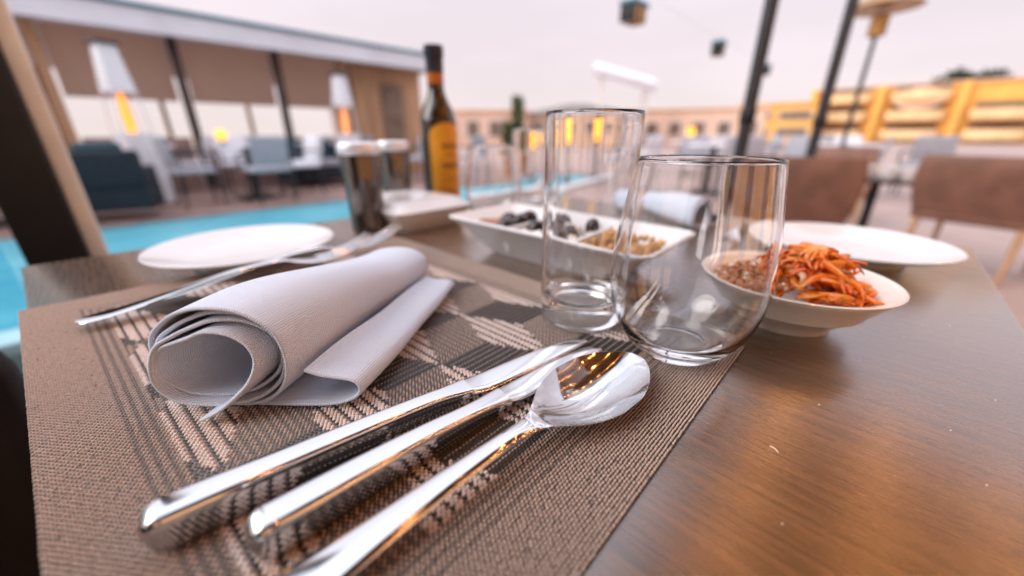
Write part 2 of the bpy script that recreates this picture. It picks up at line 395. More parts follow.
    mi = np.concatenate([np.repeat(c, 6), np.full(6, 2), np.repeat(c, 6)])
    for m in ('threadlight', 'threadmid', 'threaddark', 'threadpale'): me.materials.append(M[m])
    me.polygons.foreach_set('material_index', mi.astype(np.int32))
    me.polygons.foreach_set('use_smooth', np.ones(np_, bool))
    me.update(calc_edges=True); me.validate()
    o = bpy.data.objects.new('placemat', me); COL.objects.link(o)
    return tag(o, 'woven brown and beige placemat with a tumbling block pattern', 'placemat')
placemat()

# ------------------------------------------------------------------ cutlery
def shell(xs, hw, zc, crown, th, n=14):
    """closed loft along x: half width, centre height, crown (negative = hollow), thickness"""
    rings = []
    for x in xs:
        W, z, k, h = hw(x), zc(x), crown(x), th(x)
        top = []; bot = []
        for i in range(n+1):
            sN = -1+2*i/n; sN = math.sin(sN*PI/2)
            y = W*sN; e = math.sqrt(max(0, 1-sN*sN))
            if k >= 0: zt = z+k*e; zb = z-(h)*e
            else: zt = z+k*(1-sN*sN)+0.00035; zb = z+k*(1-sN*sN)-h*(0.35+0.65*e)
            top.append((x, y, zt)); bot.append((x, y, zb))
        rings.append(top+bot[::-1])
    return rings
def make_spoon():
    root = thing('dinner_spoon', 'polished steel spoon lying bowl up on the mat edge', 'spoon', (0.0, 0, 0))
    XB = [0, .004, .012, .03, .07, .11, .128, .136, .142, .15, .16, .172, .184, .195, .204, .210, .2135, .215]
    HW = [.003, .0072, .0088, .0086, .006, .0042, .0040, .0052, .0085, .0138, .0180, .0204, .0202, .0174, .0131, .0085, .0044, .0010]
    hw = lambda x: interp(x, XB, HW)
    zc = lambda x: interp(x, [0, .02, .06, .10, .125, .14, .16, .19, .215], [.0032, .0042, .0075, .0112, .0124, .0122, .0116, .0114, .0112])
    hnd = lambda x: interp(x, [0, .02, .08, .12, .138], [.001, .0014, .002, .0020, .0004])
    def cr(x):                                   # the bowl is one smooth hollow
        u = (x-.1755)/.0395
        return hnd(x) if u <= -1 else (-.0098*max(0.0, 1-u*u)**1.15+.0004*(1-smoothstep(.136, .150, x)))
    th = lambda x: interp(x, [0, .02, .08, .12, .134, .145, .16, .215], [.001, .0012, .0018, .0022, .0020, .0012, .0010, .0008])
    hx = [.134*k/44 for k in range(45)]; bx = [.1325+(.215-.1325)*(k/60) for k in range(61)]
    h = MB(); h.loft(shell(hx, hw, zc, cr, th)); ho = h.build('handle', M['steel'], root, angle=70)
    b = MB(); b.loft(shell(bx, hw, zc, cr, th, n=28)); bo = b.build('bowl', M['steel'], root, angle=70)
    for o in (ho, bo):
        sm = o.modifiers.new('sub', 'SUBSURF'); sm.levels = 1; sm.render_levels = 1
    return root
sp = make_spoon()
sp.location = (-0.0360, 0.0935, MATZ-0.0006); sp.rotation_euler = (R(4), 0, R(-5.6))

def make_knife(name, label, L, bl):
    root = thing(name, label, 'knife', (0, 0, 0), group='table knives right of the napkin')
    hl = L-bl
    rings = []
    for k in range(50):
        x = hl*k/49
        e = 1.0
        endr = math.sqrt(max(0.0, 1-(max(0, 0.006-x)/0.006)**2)) if x < 0.006 else 1
        W = interp(x, [0, .02, .06, hl-.02, hl], [.0056, .0055, .0047, .0042, .0054])*max(endr, .18)
        Hh = interp(x, [0, .02, .06, hl-.02, hl], [.0086, .0083, .0068, .0046, .0022])*max(endr, .25)
        pts = []
        for q in range(40):
            an = 2*PI*q/40; cx, cz = math.cos(an), math.sin(an)
            y = W*math.copysign(abs(cx)**.45, cx); z = Hh*math.copysign(abs(cz)**.42, cz)
            pts.append((x, y, .0088-.0030*k/49+z))
        rings.append(pts)
    h = MB(); h.loft(rings); h.build('handle', M['steel'], root, angle=55)
    rings = []
    for k in range(40):
        tt = k/39; x = hl-.003+(bl+.003)*tt
        yt = interp(tt, [0, .05, .12, .5, .8, .93, 1], [.0050, .0062, .0070, .0066, .0046, .0024, -.0040])
        yb = -interp(tt, [0, .05, .12, .6, .85, 1], [.0050, .0056, .0062, .0066, .0062, .0052])
        zz = interp(tt, [0, .15, 1], [.0058, .0038, .0018]); hh = interp(tt, [0, .1, .2, 1], [.0020, .0014, .0010, .0007])
        yc = (yt+yb)/2; wv = (yt-yb)/2
        rings.append([(x, yc+wv*math.cos(2*PI*q/16), zz+hh*math.copysign(abs(math.sin(2*PI*q/16))**.8, math.sin(2*PI*q/16))) for q in range(16)])
    b = MB(); b.loft(rings); b.build('blade', M['steel'], root, angle=50)
    return root
k1 = make_knife('table_knife', 'long steel knife nearest the rolled napkin', 0.2085, 0.088)
k1.location = (-0.0200, 0.1385, MATZ); k1.rotation_euler = (R(8), 0, R(-6.6))
k2 = make_knife('table_knife', 'steel knife between the spoon and the longer knife', 0.1825, 0.077)
k2.location = (0.0015, 0.1115, MATZ); k2.rotation_euler = (R(8), 0, R(-2.8))

def make_fork(label):
    root = thing('dinner_fork', label, 'fork', (0, 0, 0), group='forks left of the napkin')
    XS = [0, .003, .012, .03, .08, .115, .13, .14, .15, .16]
    HW = [.002, .0068, .0084, .0078, .0048, .0036, .0042, .0080, .0116, .0124]
    hw = lambda x: interp(x, XS, HW)
    zc = lambda x: interp(x, [0, .02, .06, .10, .125, .14, .15, .165, .18, .195, .207], [.0030, .0040, .0095, .0145, .0150, .0115, .0100, .0095, .0120, .0165, .022])
    th = lambda x: .0013
    cr = lambda x: interp(x, [0, .1, .13, .16], [.0012, .0018, .0012, .0006])
    h = MB(); h.loft(shell([.16*k/50 for k in range(51)], hw, zc, cr, th)); h.build('handle', M['steel'], root, angle=60)
    for j in range(4):
        y0 = (-1.5+j)*.0063
        rings = []
        for k in range(16):
            x = .1555+(.207-.1555)*k/15; W = interp(k, [0, 11, 15], [.0023, .0018, .0005]); z = zc(x)
            rings.append([(x, y0+W*math.cos(2*PI*q/10), z+.0010*math.sin(2*PI*q/10)) for q in range(10)])
        m = MB(); m.loft(rings); m.build('tine', M['steel'], root, angle=60)
    return root
f1 = make_fork('steel fork with its whole handle seen along the napkin')
f1.location = (-0.034, 0.369, MATZ+.003); f1.rotation_euler = (0, R(-2.0), R(-4.5))
f2 = dup(f1, (0.006, 0.383, MATZ+.003), R(-4.0), 'steel fork tucked behind the other, its tines reaching furthest past the napkin'); f2.rotation_euler = (0, R(-2.0), R(-4.0))

# ------------------------------------------------------------------ rolled napkin
def make_napkin(label, loc, rz, L=0.185, skew=0.30, sc=1.0, seed=1, flat=0.80):
    rr = random.Random(seed)
    up = lambda P_, d: [(x_, z_+d) for x_, z_ in P_]
    prof = up([(-6, .6), (3, 5.2), (11, 11), (17.5, 18), (20.5, 27), (18, 35), (11, 40.5), (2, 42), (-6, 39), (-12, 37), (-20, 33.5), (-25, 25), (-25.5, 16), (-20, 8.3), (-12, 5.3), (-3, 4.4),
            (6, 6.0), (14, 10.2), (20.8, 17), (24, 27), (21.5, 37), (13, 43.8), (2, 45.4), (-8, 42.6), (-15, 39.6), (-22.6, 35), (-27.2, 25.6), (-27.6, 15), (-21.5, 6.4), (-12, 3.5), (-3, 2.7),
            (8, 4.0), (17, 8.4), (24.3, 16.3), (27.6, 27.5), (25.2, 39), (15, 47), (2, 48.8), (-9, 46), (-17, 42.2), (-25, 36.4), (-29.2, 26), (-29.5, 14), (-22.8, 4.4), (-12, 1.9), (-3, 1.1)], 1.0)
    prof += [(10, 2.4), (20, 6.8), (28, 15.8), (31.2, 28), (28.8, 41), (17, 50.2), (2, 52.2), (-10, 50), (-19, 45.4), (-27.2, 38), (-31, 26.6), (-31.2, 13), (-23.5, 3.2), (-13, 1.1), (-2, .9),
            (12, .9), (24, 1.0), (38, 1.2), (49, 2.0), (57, 5), (60, 9.5), (57.5, 13.8), (50, 16), (43, 17.5), (36, 20.5)]
    # outermost layer: continues up round the roll from the tuck
    P = [np.array(q)*0.001*sc for q in spline(prof, 5)]
    n = len(P); K = 46
    # centre of the roll
    V = []; F = []; UV = []
    al = np.concatenate([[0], np.cumsum([np.linalg.norm(P[i+1]-P[i]) for i in range(n-1)])])
    ph = [rr.uniform(0, 6.28) for _ in range(8)]
    for k in range(K):
        x = k/(K-1)
        fz = 1-(1-flat)*smoothstep(.15, 1, x); fs = 1-0.10*smoothstep(.1, 1, x)
        for i in range(n):
            s, z = P[i]; u = al[i]/al[-1]
            fold = .0011*math.sin(ph[2]+26*u-7*x)*math.sin(ph[6]+4*x)*smoothstep(.004, .02, z)
            dz = fold+.0006*math.sin(ph[0]+9*u+5*x)*smoothstep(.0, .02, z)+.0003*math.sin(ph[1]+31*u+11*x)
            ds = .0007*math.sin(ph[2]+7*u+4*x)+.00035*math.sin(ph[3]+23*u-13*x)
            # ends of the layers do not line up exactly
            e0 = (.0035*math.sin(ph[4]+2.2*PI*3*u)+.002*math.sin(ph[5]+29*u))*(1-smoothstep(0, .25, x))
            tip = -.011*(1-smoothstep(0, .075, u))*(1-smoothstep(0, .3, x))
            e1 = (.005*math.sin(ph[6]+13*u)+.003*math.sin(ph[7]+31*u))*smoothstep(.75, 1, x)
            ax = x*L+skew*s*(1-.6*x)+e0+e1+tip
            V.append((ax, -(s*fs+ds), max(.0004, z*fz+dz)))
            UV.append((al[i], x*L))
    for k in range(K-1):
        for i in range(n-1):
            F.append((k*n+i, k*n+i+1, (k+1)*n+i+1, (k+1)*n+i))
    me = bpy.data.meshes.new('rolled_napkin'); me.from_pydata(V, [], F)
    uvl = me.uv_layers.new(name='UVMap')
    for lp in me.loops: uvl.data[lp.index].uv = UV[lp.vertex_index]
    me.materials.append(M['cloth']); me.polygons.foreach_set('use_smooth', [True]*len(F)); me.update()
    o = bpy.data.objects.new('rolled_napkin', me); COL.objects.link(o); o.location = loc; o.rotation_euler = (0, 0, rz)
    sd = o.modifiers.new('thick', 'SOLIDIFY'); sd.thickness = 0.0017*sc; sd.offset = 0
    bv = o.modifiers.new('soft', 'BEVEL'); bv.width = 0.0007*sc; bv.segments = 2; bv.limit_method = 'ANGLE'; bv.angle_limit = R(50)
    return tag(o, label, 'napkin')
make_napkin('white cloth napkin rolled up beside the two knives, open end to the front', (0.0165, 0.198, MATZ+.0008), R(32), L=.160, flat=.66)

# ------------------------------------------------------------------ glasses
def lathe_obj(name, prof, m, parent=None, n=72, angle=35, loc=None):
    q = MB(); q.lathe(prof, n); o = q.build(name, m, parent, angle=angle)
    if loc: o.location = loc
    return o
def mm(P): return [(r*.001, z*.001) for r, z in P]
tum_prof = mm([tuple(q) for q in spline([(0, 1.2), (15, 1.0), (19.5, .3), (23, 1.4), (29, 6), (36, 15), (41.2, 26), (44.0, 39), (44.6, 52), (42.8, 72), (39.4, 93), (36.6, 110), (35.9, 111.2),
      (35.2, 110), (37.9, 93), (41.2, 72), (43.1, 52), (42.5, 39.5), (39.6, 27), (34, 16.5), (26.5, 10.5), (17, 8.4), (0, 7.8)], 4)])
tum_prof[0] = (0, tum_prof[0][1]); tum_prof[-1] = (0, tum_prof[-1][1]); tum_prof = [(max(0, r), z) for r, z in tum_prof]
hi_prof = mm([tuple(q) for q in spline([(0, 1.6), (20, 1.2), (25, .3), (27.6, 2), (28.2, 6), (28.3, 20), (28.6, 60), (28.9, 100), (29.2, 132.8), (28.5, 134), (27.7, 132.8), (27.2, 100), (26.8, 60), (26.3, 26),
      (25.3, 20), (21, 17), (12, 16.2), (0, 16)], 4)])
hi_prof = [(max(0, r), z) for r, z in hi_prof]; hi_prof[0] = (0, hi_prof[0][1]); hi_prof[-1] = (0, hi_prof[-1][1])
g1 = tag(lathe_obj('tumbler', tum_prof, M['glass'], angle=60), 'round bellied clear glass tumbler standing on the placemat corner', 'glass', 'short round tumblers')
g1.location = (0.2175, 0.0672, MATZ); g1.scale = (.95, .95, 1)
g2 = tag(lathe_obj('highball_glass', hi_prof, M['glass'], angle=60), 'tall straight clear glass close behind the round tumbler', 'glass', 'tall straight glasses')
g2.location = (0.2155, 0.1350, MATZ)
g3 = g1.copy(); COL.objects.link(g3); g3.location = (0.418, 0.431, TZ); g3['label'] = 'short clear tumbler standing empty between bottle and far tall glass'
g4 = g2.copy(); COL.objects.link(g4); g4.location = (0.525, 0.452, TZ); g4['label'] = 'tall clear glass at the far edge of the table, amber light showing through'

# ------------------------------------------------------------------ plates, bowl, dishes
plate_prof = mm([(0, 3.0), (48, 3.0), (50, 0.3), (54, .3), (55, 4), (70, 9.5), (88, 15), (92, 17.2), (92.6, 18.6), (91.5, 19.2), (86, 17.4), (66, 10.8), (56, 8.2), (40, 7.2), (0, 7.0)])
p1 = tag(lathe_obj('side_plate', plate_prof, M['porcelain'], angle=30), 'white round plate on the pool side of the table behind the forks', 'plate', 'white round plates')
p1.scale = (.93, .93, 1)
p1.location = (0.094, 0.480, TZ)
p2 = p1.copy(); COL.objects.link(p2); p2.location = (0.553, 0.008, TZ); p2['label'] = 'white round plate near the far right table corner behind the carrot salad'; p2.scale = (.94, .94, 1.0)

bl = thing('salad_bowl', 'small cream bowl holding carrot salad beside the tumbler', 'bowl', (0.318, 0.0275, TZ))
bl.scale = (.97, .97, .80)
lathe_obj('vessel', mm([(0, 3), (24, 3), (25.5, .4), (29, .4), (30, 3.5), (32, 7), (43, 18.5), (45, 19.3), (45.5, 21.5), (56.5, 38), (59.5, 41.5), (60, 43.2), (58.8, 44), (55.5, 42.5), (47, 31), (36, 17), (24, 11), (0, 10)]), M['oatglaze'], bl, n=80, angle=28)

def strip(mb, c, L, w, th, rz, tilt, bend, mi=0, roll=0.0):
    rings = []; side = rng.uniform(-.28, .28); wob = rng.uniform(-.12, .12)
    for k in range(7):
        q = -0.5+k/6; x = q*L; z = -bend*L*(4*q*q)+x*math.sin(tilt)
        e = 1-0.45*abs(2*q)**3
        ring = []
        for a in range(8):
            an = 2*PI*a/8; y = w*e*math.cos(an); zz = th*e*math.sin(an)
            y, zz = y*math.cos(roll)-zz*math.sin(roll), y*math.sin(roll)+zz*math.cos(roll)
            X = x*math.cos(tilt); y += L*(side*(4*q*q-.5)*.5+wob*math.sin(5*q)); ring.append((c[0]+X*math.cos(rz)-y*math.sin(rz), c[1]+X*math.sin(rz)+y*math.cos(rz), c[2]+z+zz))
        rings.append(ring)
    mb.loft(rings, mi)
cs = MB()
for k in range(250):
    a = rng.uniform(0, 2*PI); r = abs(rng.gauss(0, .017)); r = min(r, .034)
    x, y = .006+min(r, .027)*math.cos(a)*.9, -.008+min(r, .027)*math.sin(a)
    z = TZ+.025+.029*max(0, 1-(r/.036)**2)*rng.uniform(.45, 1.0)
    strip(cs, (.318+x, .0275+y, z), rng.uniform(.012, .031)*(1 if r < .02 else .75), rng.uniform(.0014, .0034), rng.uniform(.0010, .0018), rng.uniform(0, 2*PI), rng.uniform(-.5, .5), rng.uniform(.02, .34), rng.choice((0, 0, 0, 0, 2, 2, 0, 0, 0, 1 if rng.random() < .6 else 0)), rng.uniform(0, 3))
for k in range(120):
    a = rng.uniform(-2.9, 1.2); r = .010+.026*math.sqrt(rng.random())
    strip(cs, (.318+.004+r*math.cos(a)*.9, .0275-.006+r*math.sin(a), TZ+.0235+.20*max(0, r-.018)+rng.uniform(0, .005)), rng.uniform(.012, .022), rng.uniform(.0016, .0034), rng.uniform(.0010, .0018), a+PI/2+rng.uniform(-.7, .7), rng.uniform(-.15, .15), rng.uniform(0, .1), rng.choice((0, 0, 2)), rng.uniform(0, 3))
strip(cs, (.308, -.014, TZ+.031), .014, .002, .0015, 1.2, 0.0, .05)
tag(cs.build('carrot_salad', [M['carrot'], M['onion'], M['carrotdark']], angle=80), 'heap of orange carrot strips in the cream bowl', 'salad', kind='stuff')
gs = MB()
for k in range(560):
    a = rng.uniform(0, 2*PI); r = .030*math.sqrt(rng.random())
    x, y = -.006+r*math.cos(a)*1.0, .022+r*math.sin(a)*.8
    z = TZ+.027+.012*max(0, 1-(r/.034)**2)*rng.uniform(.5, 1.0)
    gs.ball((.318+x, .0275+y, z), rng.uniform(.0016, .0027), 0 if rng.random() < .93 else 1, sub=1, sc=(1, rng.uniform(.7, 1.3), .8), jit=.15)
tag(gs.build('grain_salad', [M['grain'], M['cheese']], angle=80), 'brown spiced grains filling the left side of the cream bowl', 'salad', kind='stuff')

# three-compartment dish
dx0, dx1, dy0, dy1 = 0.262, 0.376, 0.112, 0.350
dcx, dcy, dw, dd = (dx0+dx1)/2, (dy0+dy1)/2, dx1-dx0, dy1-dy0
ds = thing('snack_dish', 'white rectangular dish of three compartments behind the tall glass', 'dish', (dcx, dcy, TZ))
q = MB(); q.loft([rrect(dw-.060, dd-.085, .010, .0004), rrect(dw-.056, dd-.080, .010, .003), rrect(dw-.012, dd-.018, .012, .033), rrect(dw, dd, .012, .0385), rrect(dw+.001, dd+.001, .012, .0405),
                  rrect(dw-.004, dd-.004, .011, .0415), rrect(dw-.012, dd-.014, .010, .0375), rrect(dw-.052, dd-.072, .010, .011), rrect(dw-.060, dd-.080, .008, .0095)])
q.build('body', M['porcelain'], ds, angle=30)
for yy in (-.040, .040):
    q = MB(); q.loft([[(x, yy+y, z) for x, y, z in rrect(.075, .009, .003, .011)], [(x, yy+y, z) for x, y, z in rrect(.098, .005, .0024, .0355)]]); q.build('divider', M['porcelain'], ds, angle=30)
def lump_fill(name, cy, sx, sy, m, label, cat, z=.029, h=.008):
    q = MB(); n = 26; V = []; F = []
    for i in range(n+1):
        for j in range(n+1):
            u, v = -1+2*i/n, -1+2*j/n
            e = max(0, 1-max(abs(u), abs(v))**4)
            V.append((dcx+u*sx, dcy+cy+v*sy, TZ+z+h*e*(.6+.5*math.sin(5*u+1.3)*math.cos(4*v)+.25*math.sin(13*u+7*v))))
    for i in range(n):
        for j in range(n): F.append((i*(n+1)+j, (i+1)*(n+1)+j, (i+1)*(n+1)+j+1, i*(n+1)+j+1))
    q.add(V, F); o = q.build(name, m, fix=False); sd = o.modifiers.new('t', 'SOLIDIFY'); sd.thickness = .006; sd.offset = -1
    return tag(o, label, cat, kind='stuff')
lump_fill('red_relish', .074, .036, .027, M['paste'], 'reddish brown relish in the left compartment of the white dish', 'relish')
def olive_mesh():
    q = MB(); q.lathe([(max(0, .0088*math.sin(PI*k/14)), -.0105*math.cos(PI*k/14)) for k in range(15)], 18); return q
ol = None
for i in range(17):
    if i < 7: cx_, cy_ = -.030+.008*i+rng.uniform(-.003, .003), .060+rng.uniform(-.018, .010)
    else: cx_, cy_ = -.034+.0072*(i-7)+rng.uniform(-.004, .004), rng.uniform(-.020, .024)
    if ol is None: ol = olive_mesh().build('olive', M['olive'], angle=80); o = tag(ol, 'shiny black olive lying in the white three compartment dish', 'olive', 'black olives in the white dish')
    else: o = ol.copy(); COL.objects.link(o)
    o.location = (dcx+cx_, dcy+cy_, TZ+.030+rng.uniform(0, .008)); o.rotation_euler = (rng.uniform(0, 3), rng.uniform(0, 3), rng.uniform(0, 3))
q = MB()
for i in range(26):
    q.box((dcx+rng.uniform(-.036, .036), dcy+rng.uniform(-.030, .030), TZ+.026+rng.uniform(-.004, .007)), (rng.uniform(.010, .016), rng.uniform(.009, .014), rng.uniform(.008, .012)), rz=rng.uniform(0, 3), rx=rng.uniform(-.5, .5), bev=.0015)
tag(q.build('cheese_cubes', M['cheese']), 'white crumbled cheese among the olives in the middle compartment', 'cheese', kind='stuff')
q = MB()
for i in range(90):
    q.ball((dcx+rng.uniform(-.030, .030), dcy-.074+rng.uniform(-.024, .024), TZ+.022+rng.uniform(0, .015)), rng.uniform(.0034, .0046), 0, sub=1, sc=(1.5, .9, .8), jit=.08)
tag(q.build('roasted_nuts', M['nut'], angle=80), 'golden roasted nuts in the right compartment of the white dish', 'nuts', kind='stuff')

# square white box by the mills
bx = thing('butter_dish', 'square white ceramic dish with a sloping lid in front of the bottle', 'dish', (0.318, 0.512, TZ))
bx.scale = (1.36, 1.44, 1.22)
q = MB(); q.loft([rrect(.070, .078, .006, .0004), rrect(.074, .082, .006, .004), rrect(.094, .102, .008, .0215)]); q.build('base', M['oatglaze'], bx, angle=30)
q = MB(); q.loft([rrect(.095, .103, .008, .0218), rrect(.097, .105, .008, .0245), rrect(.070, .078, .008, .034), rrect(.030, .034, .008, .038), rrect(.006, .006, .002, .0385)]); q.build('lid', M['porcelain'], bx, angle=14)

# mills
ml = thing('pepper_mill', 'dark smoked mill with a pale metal cap at the pool side table edge', 'mill', (0.243, 0.498, TZ), group='smoked salt and pepper mills')
lathe_obj('body', mm([(0, .5), (20, .5), (21.5, 2), (22, 8), (23.5, 60), (25.5, 101), (25.2, 102), (0, 102)]), M['smoke'], ml, n=48)
lathe_obj('cap', mm([(0, 102.3), (25.2, 102.3), (26.4, 104), (26.6, 112), (25, 115.5), (20, 117), (0, 117.4)]), M['brushed'], ml, n=48)
dup(ml, (0.345, 0.588, TZ), 0.6, 'dark smoked mill with a pale metal cap close to the bottle')

# bottle
bt = thing('oil_bottle', 'dark glass oil bottle with an amber label and long neck', 'bottle', (0.447, 0.600, TZ), R(28))
lathe_obj('glass_body', mm([tuple(q) for q in spline([(0, 2), (24, 1.5), (29.5, 0.4), (31.8, 3), (32.2, 10), (32.3, 60), (32.2, 140), (31, 153), (26.5, 168), (19, 183), (14.6, 196), (13.6, 208), (13.4, 226)], 5)]+[(12, 226.5), (0, 226.5)]), M['darkglass'], bt, n=56, angle=50)
lathe_obj('neck_glow', mm([(13.9, 206), (14.3, 206.5), (14.2, 222), (13.8, 222.4)]), M['orangeglow'], bt, n=40)  # ring painted to stand for light glowing through the amber neck
lathe_obj('cap', mm([(14.0, 223), (14.6, 223.4), (15.0, 245), (16.4, 248), (16.6, 262), (15.6, 263.4), (0, 263.6)]), M['capsule'], bt, n=40)
def wrap(mb, r, a0, a1, z0f, z1f, th=.0004, n=28, m=10):
    V = []; F = []
    for i in range(n+1):
        u = i/n; a = a0+(a1-a0)*u
        for j in range(m+1):
            z = z0f(u)+(z1f(u)-z0f(u))*j/m; V.append((r*math.cos(a), r*math.sin(a), z))
    for i in range(n):
        for j in range(m): F.append((i*(m+1)+j, (i+1)*(m+1)+j, (i+1)*(m+1)+j+1, i*(m+1)+j+1))
    mb.add(V, F)
# the label faces to the right of the view
q = MB(); wrap(q, .0326, R(-185), R(-62), lambda u: .010, lambda u: .125+.020*math.sqrt(max(0, 1-(2*u-1)**2)))
lb = q.build('label', M['label'], bt, fix=False)
for z0, z1, ua, ub in ((.104, .111, .30, .74), (.092, .0945, .38, .66), (.070, .079, .22, .80), (.060, .0622, .30, .72), (.050, .052, .34, .68), (.030, .0318, .26, .76), (.024, .0258, .30, .72)):
    q = MB()
    # rows of small letter-like strokes
    n = max(5, int((ub-ua)*26)) if z1-z0 < .004 else max(4, int((ub-ua)*15))
    for i in range(n):
        if rng.random() < .12: continue
        a = ua+(ub-ua)*(i+.12)/n; b_ = ua+(ub-ua)*(i+.78)/n
        wrap(q, .0328, R(-185)+R(123)*a, R(-185)+R(123)*b_, lambda u: z0, lambda u: z1, n=2, m=1)
    q.build('lettering', M['ink'], lb, fix=False)

# second place setting
make_napkin('white napkin with a crumpled point lying beyond the three compartment dish', (0.580, 0.172, TZ+.0012), R(58), L=0.17, sc=.80, seed=5, flat=.7)
f3 = dup(f1, (0.66, 0.122, TZ+.0006), R(185), 'steel fork beside the far plate, seen through the round tumbler', 'forks of the far place setting')

# crumbs and dust on the bare wood
q = MB()
for i in range(38):
    x, y = rng.uniform(.10, .66), rng.uniform(-.09, .03)
    if x < .27 and y > .03: continue
    q.ball((x, y, TZ+.0003), rng.uniform(.00014, .00032), sub=1, sc=(1.3, 1, .8), jit=.3)
q.tube([(.1672, .0023, TZ+.0003), (.1685, .0036, TZ+.0005), (.1689, .0056, TZ+.0003)], .00014, 5)
tag(q.build('bread_crumbs', M['cheese']), 'pale specks and crumbs scattered over the bare wood', 'crumbs', kind='stuff')

# ================================================================== CHAIRS
def lounge_chair(label, loc, rz, lm, wm, group):
    r = thing('lounge_chair', label, 'chair', loc, rz, group)          # faces +x
    q = MB(); q.box((0.02, 0, .39), (.56, .56, .10), bev=.03); q.build('seat', lm, r)
    q = MB()
    rings = []
    for k in range(9):
        z = .40+.36*k/8; off = -.24-.10*(k/8)-.02*math.sin(PI*k/8); wd = .56+.05*math.sin(PI*(k/8)*.9); th = .075*(1-.25*k/8)
        if k == 8: th *= .6; wd *= .97
        rings.append([(x+off-.05*0, y, zz) for x, y, zz in rrect(th, wd, th*.42, z, n=4)])
    # curve the back: sides come forward
    rings = [[(x+.22*(y*y)/.3*.25, y, z) for x, y, z in rg] for rg in rings]
    q.loft(rings); q.build('backrest', lm, r, angle=60)
    for sx, sy in ((1, 1), (1, -1), (-1, 1), (-1, -1)):
        q = MB(); q.tube([(sx*.25+sx*.03, sy*.245, 0), (sx*.23, sy*.235, .36)], [.014, .021], 12); q.build('leg', wm, r)
    for sy in (1, -1):
        q = MB(); q.tube([(.24, sy*.27, .34), (.26, sy*.305, .46), (.22, sy*.315, .555), (.0, sy*.315, .585), (-.2, sy*.31, .575), (-.30, sy*.285, .56)], [.018, .018, .02, .021, .02, .016], 10); q.build('armrest', wm, r, angle=60)
    return r
G = 'brown lounge chairs beyond the table'
ch = lounge_chair('brown leather chair seen from behind right of the round tumbler', (3.14, .40, 0), R(8), M['leather'], M['lightwood'], G)
dup(ch, (3.99, -.55, 0), R(-20), 'brown leather chair at the right edge of view, its broad back turned')
dup(ch, (5.3, .35, 0), R(185), 'brown leather chair facing this way across the low table with cups')
dc = thing('tub_chair', 'dark leather tub chair drawn up to the near left side of the table', 'chair', (-.40, .235, 0))
q = MB(); q.box((0.0, 0, .38), (.52, .44, .16), bev=.03); q.build('seat', M['darkleather'], dc)
q = MB(); q.box((-.30, 0, .53), (.10, .60, .50), ry=R(-8), bev=.045); q.build('backrest', M['darkleather'], dc)
for sy in (1, -1):
    q = MB(); q.box((.01, sy*.268, .50), (.60, .085, .45), bev=.035); q.build('armrest', M['darkleather'], dc)
for sx, sy in ((1, 1), (1, -1), (-1, 1), (-1, -1)):
    q = MB(); q.tube([(sx*.25, sy*.24, 0), (sx*.23, sy*.225, .31)], [.013, .019], 12); q.build('leg', M['darkwood'], dc)

# low table with cups
lt = thing('coffee_table', 'low dark table between the brown chairs with white cups', 'table', (4.36, .02, 0))
q = MB(); q.box((0, 0, .545), (.60, .60, .03), bev=.005); q.build('tabletop', M['darkwood'], lt)
q = MB(); q.lathe([(.035, .02), (.03, .53)], 20); q.build('pedestal', M['black'], lt)
q = MB(); q.lathe([(0, 0), (.24, 0), (.235, .012), (.04, .022), (0, .022)], 32); q.build('base', M['black'], lt)
cp = None
for k, (x, y, lab) in enumerate(((4.13, .10, 'white cup at the near left corner of the low coffee table'), (4.12, -.04, 'white cup in the middle of the low coffee table front'), (4.10, -.15, 'white cup at the near right corner of the low coffee table'))):
    if cp is None:
        cp = thing('coffee_cup', lab, 'cup', (x, y, .56), 0.3, 'cups on the low table'); cp.scale = (1.35, 1.35, 1.25)
        lathe_obj('vessel', mm([(0, 3), (22, 3), (24, .3), (27, .3), (34, 16), (42, 48), (45, 78), (43.4, 79), (41.5, 77), (38, 46), (29, 15), (0, 9)]), M['porcelain'], cp, n=32)
        q = MB(); q.tube([(.040, 0, .066), (.060, 0, .068), (.069, 0, .052), (.062, 0, .034), (.036, 0, .026)], .0045, 8); q.build('handle', M['porcelain'], cp)
    else: dup(cp, (x, y, .56), 0.3+k, lab)

# ================================================================== SCREEN POST, POLES, CANOPY
pt = thing('screen_post', 'thick black post at the left beside the pool, pale strip down its side', 'post', (-0.092, 1.21, 0))
q = MB(); q.box((0, 0, 1.2), (.084, .084, 2.4), bev=.004); q.build('shaft', M['black'], pt)
q = MB(); q.box((.0572, .01, 1.2), (.028, .05, 2.4), bev=.003); q.build('side_strip', M['alu'], pt)
q = MB(); q.box((.01, 0, .012), (.19, .13, .02), bev=.003); q.build('foot_plate', M['black'], pt)
gp = thing('glass_screen', 'tinted glass wind screen panel left of the black post', 'screen', (-0.137, 1.21, 0))
q = MB(); q.box((-.58, 0, .56), (1.12, .010, 1.0)); q.build('pane', M['tint'], gp, smooth=False)
q = MB(); q.box((-.58, 0, .045), (1.12, .045, .04), bev=.003); q.build('frame', M['alu'], gp)

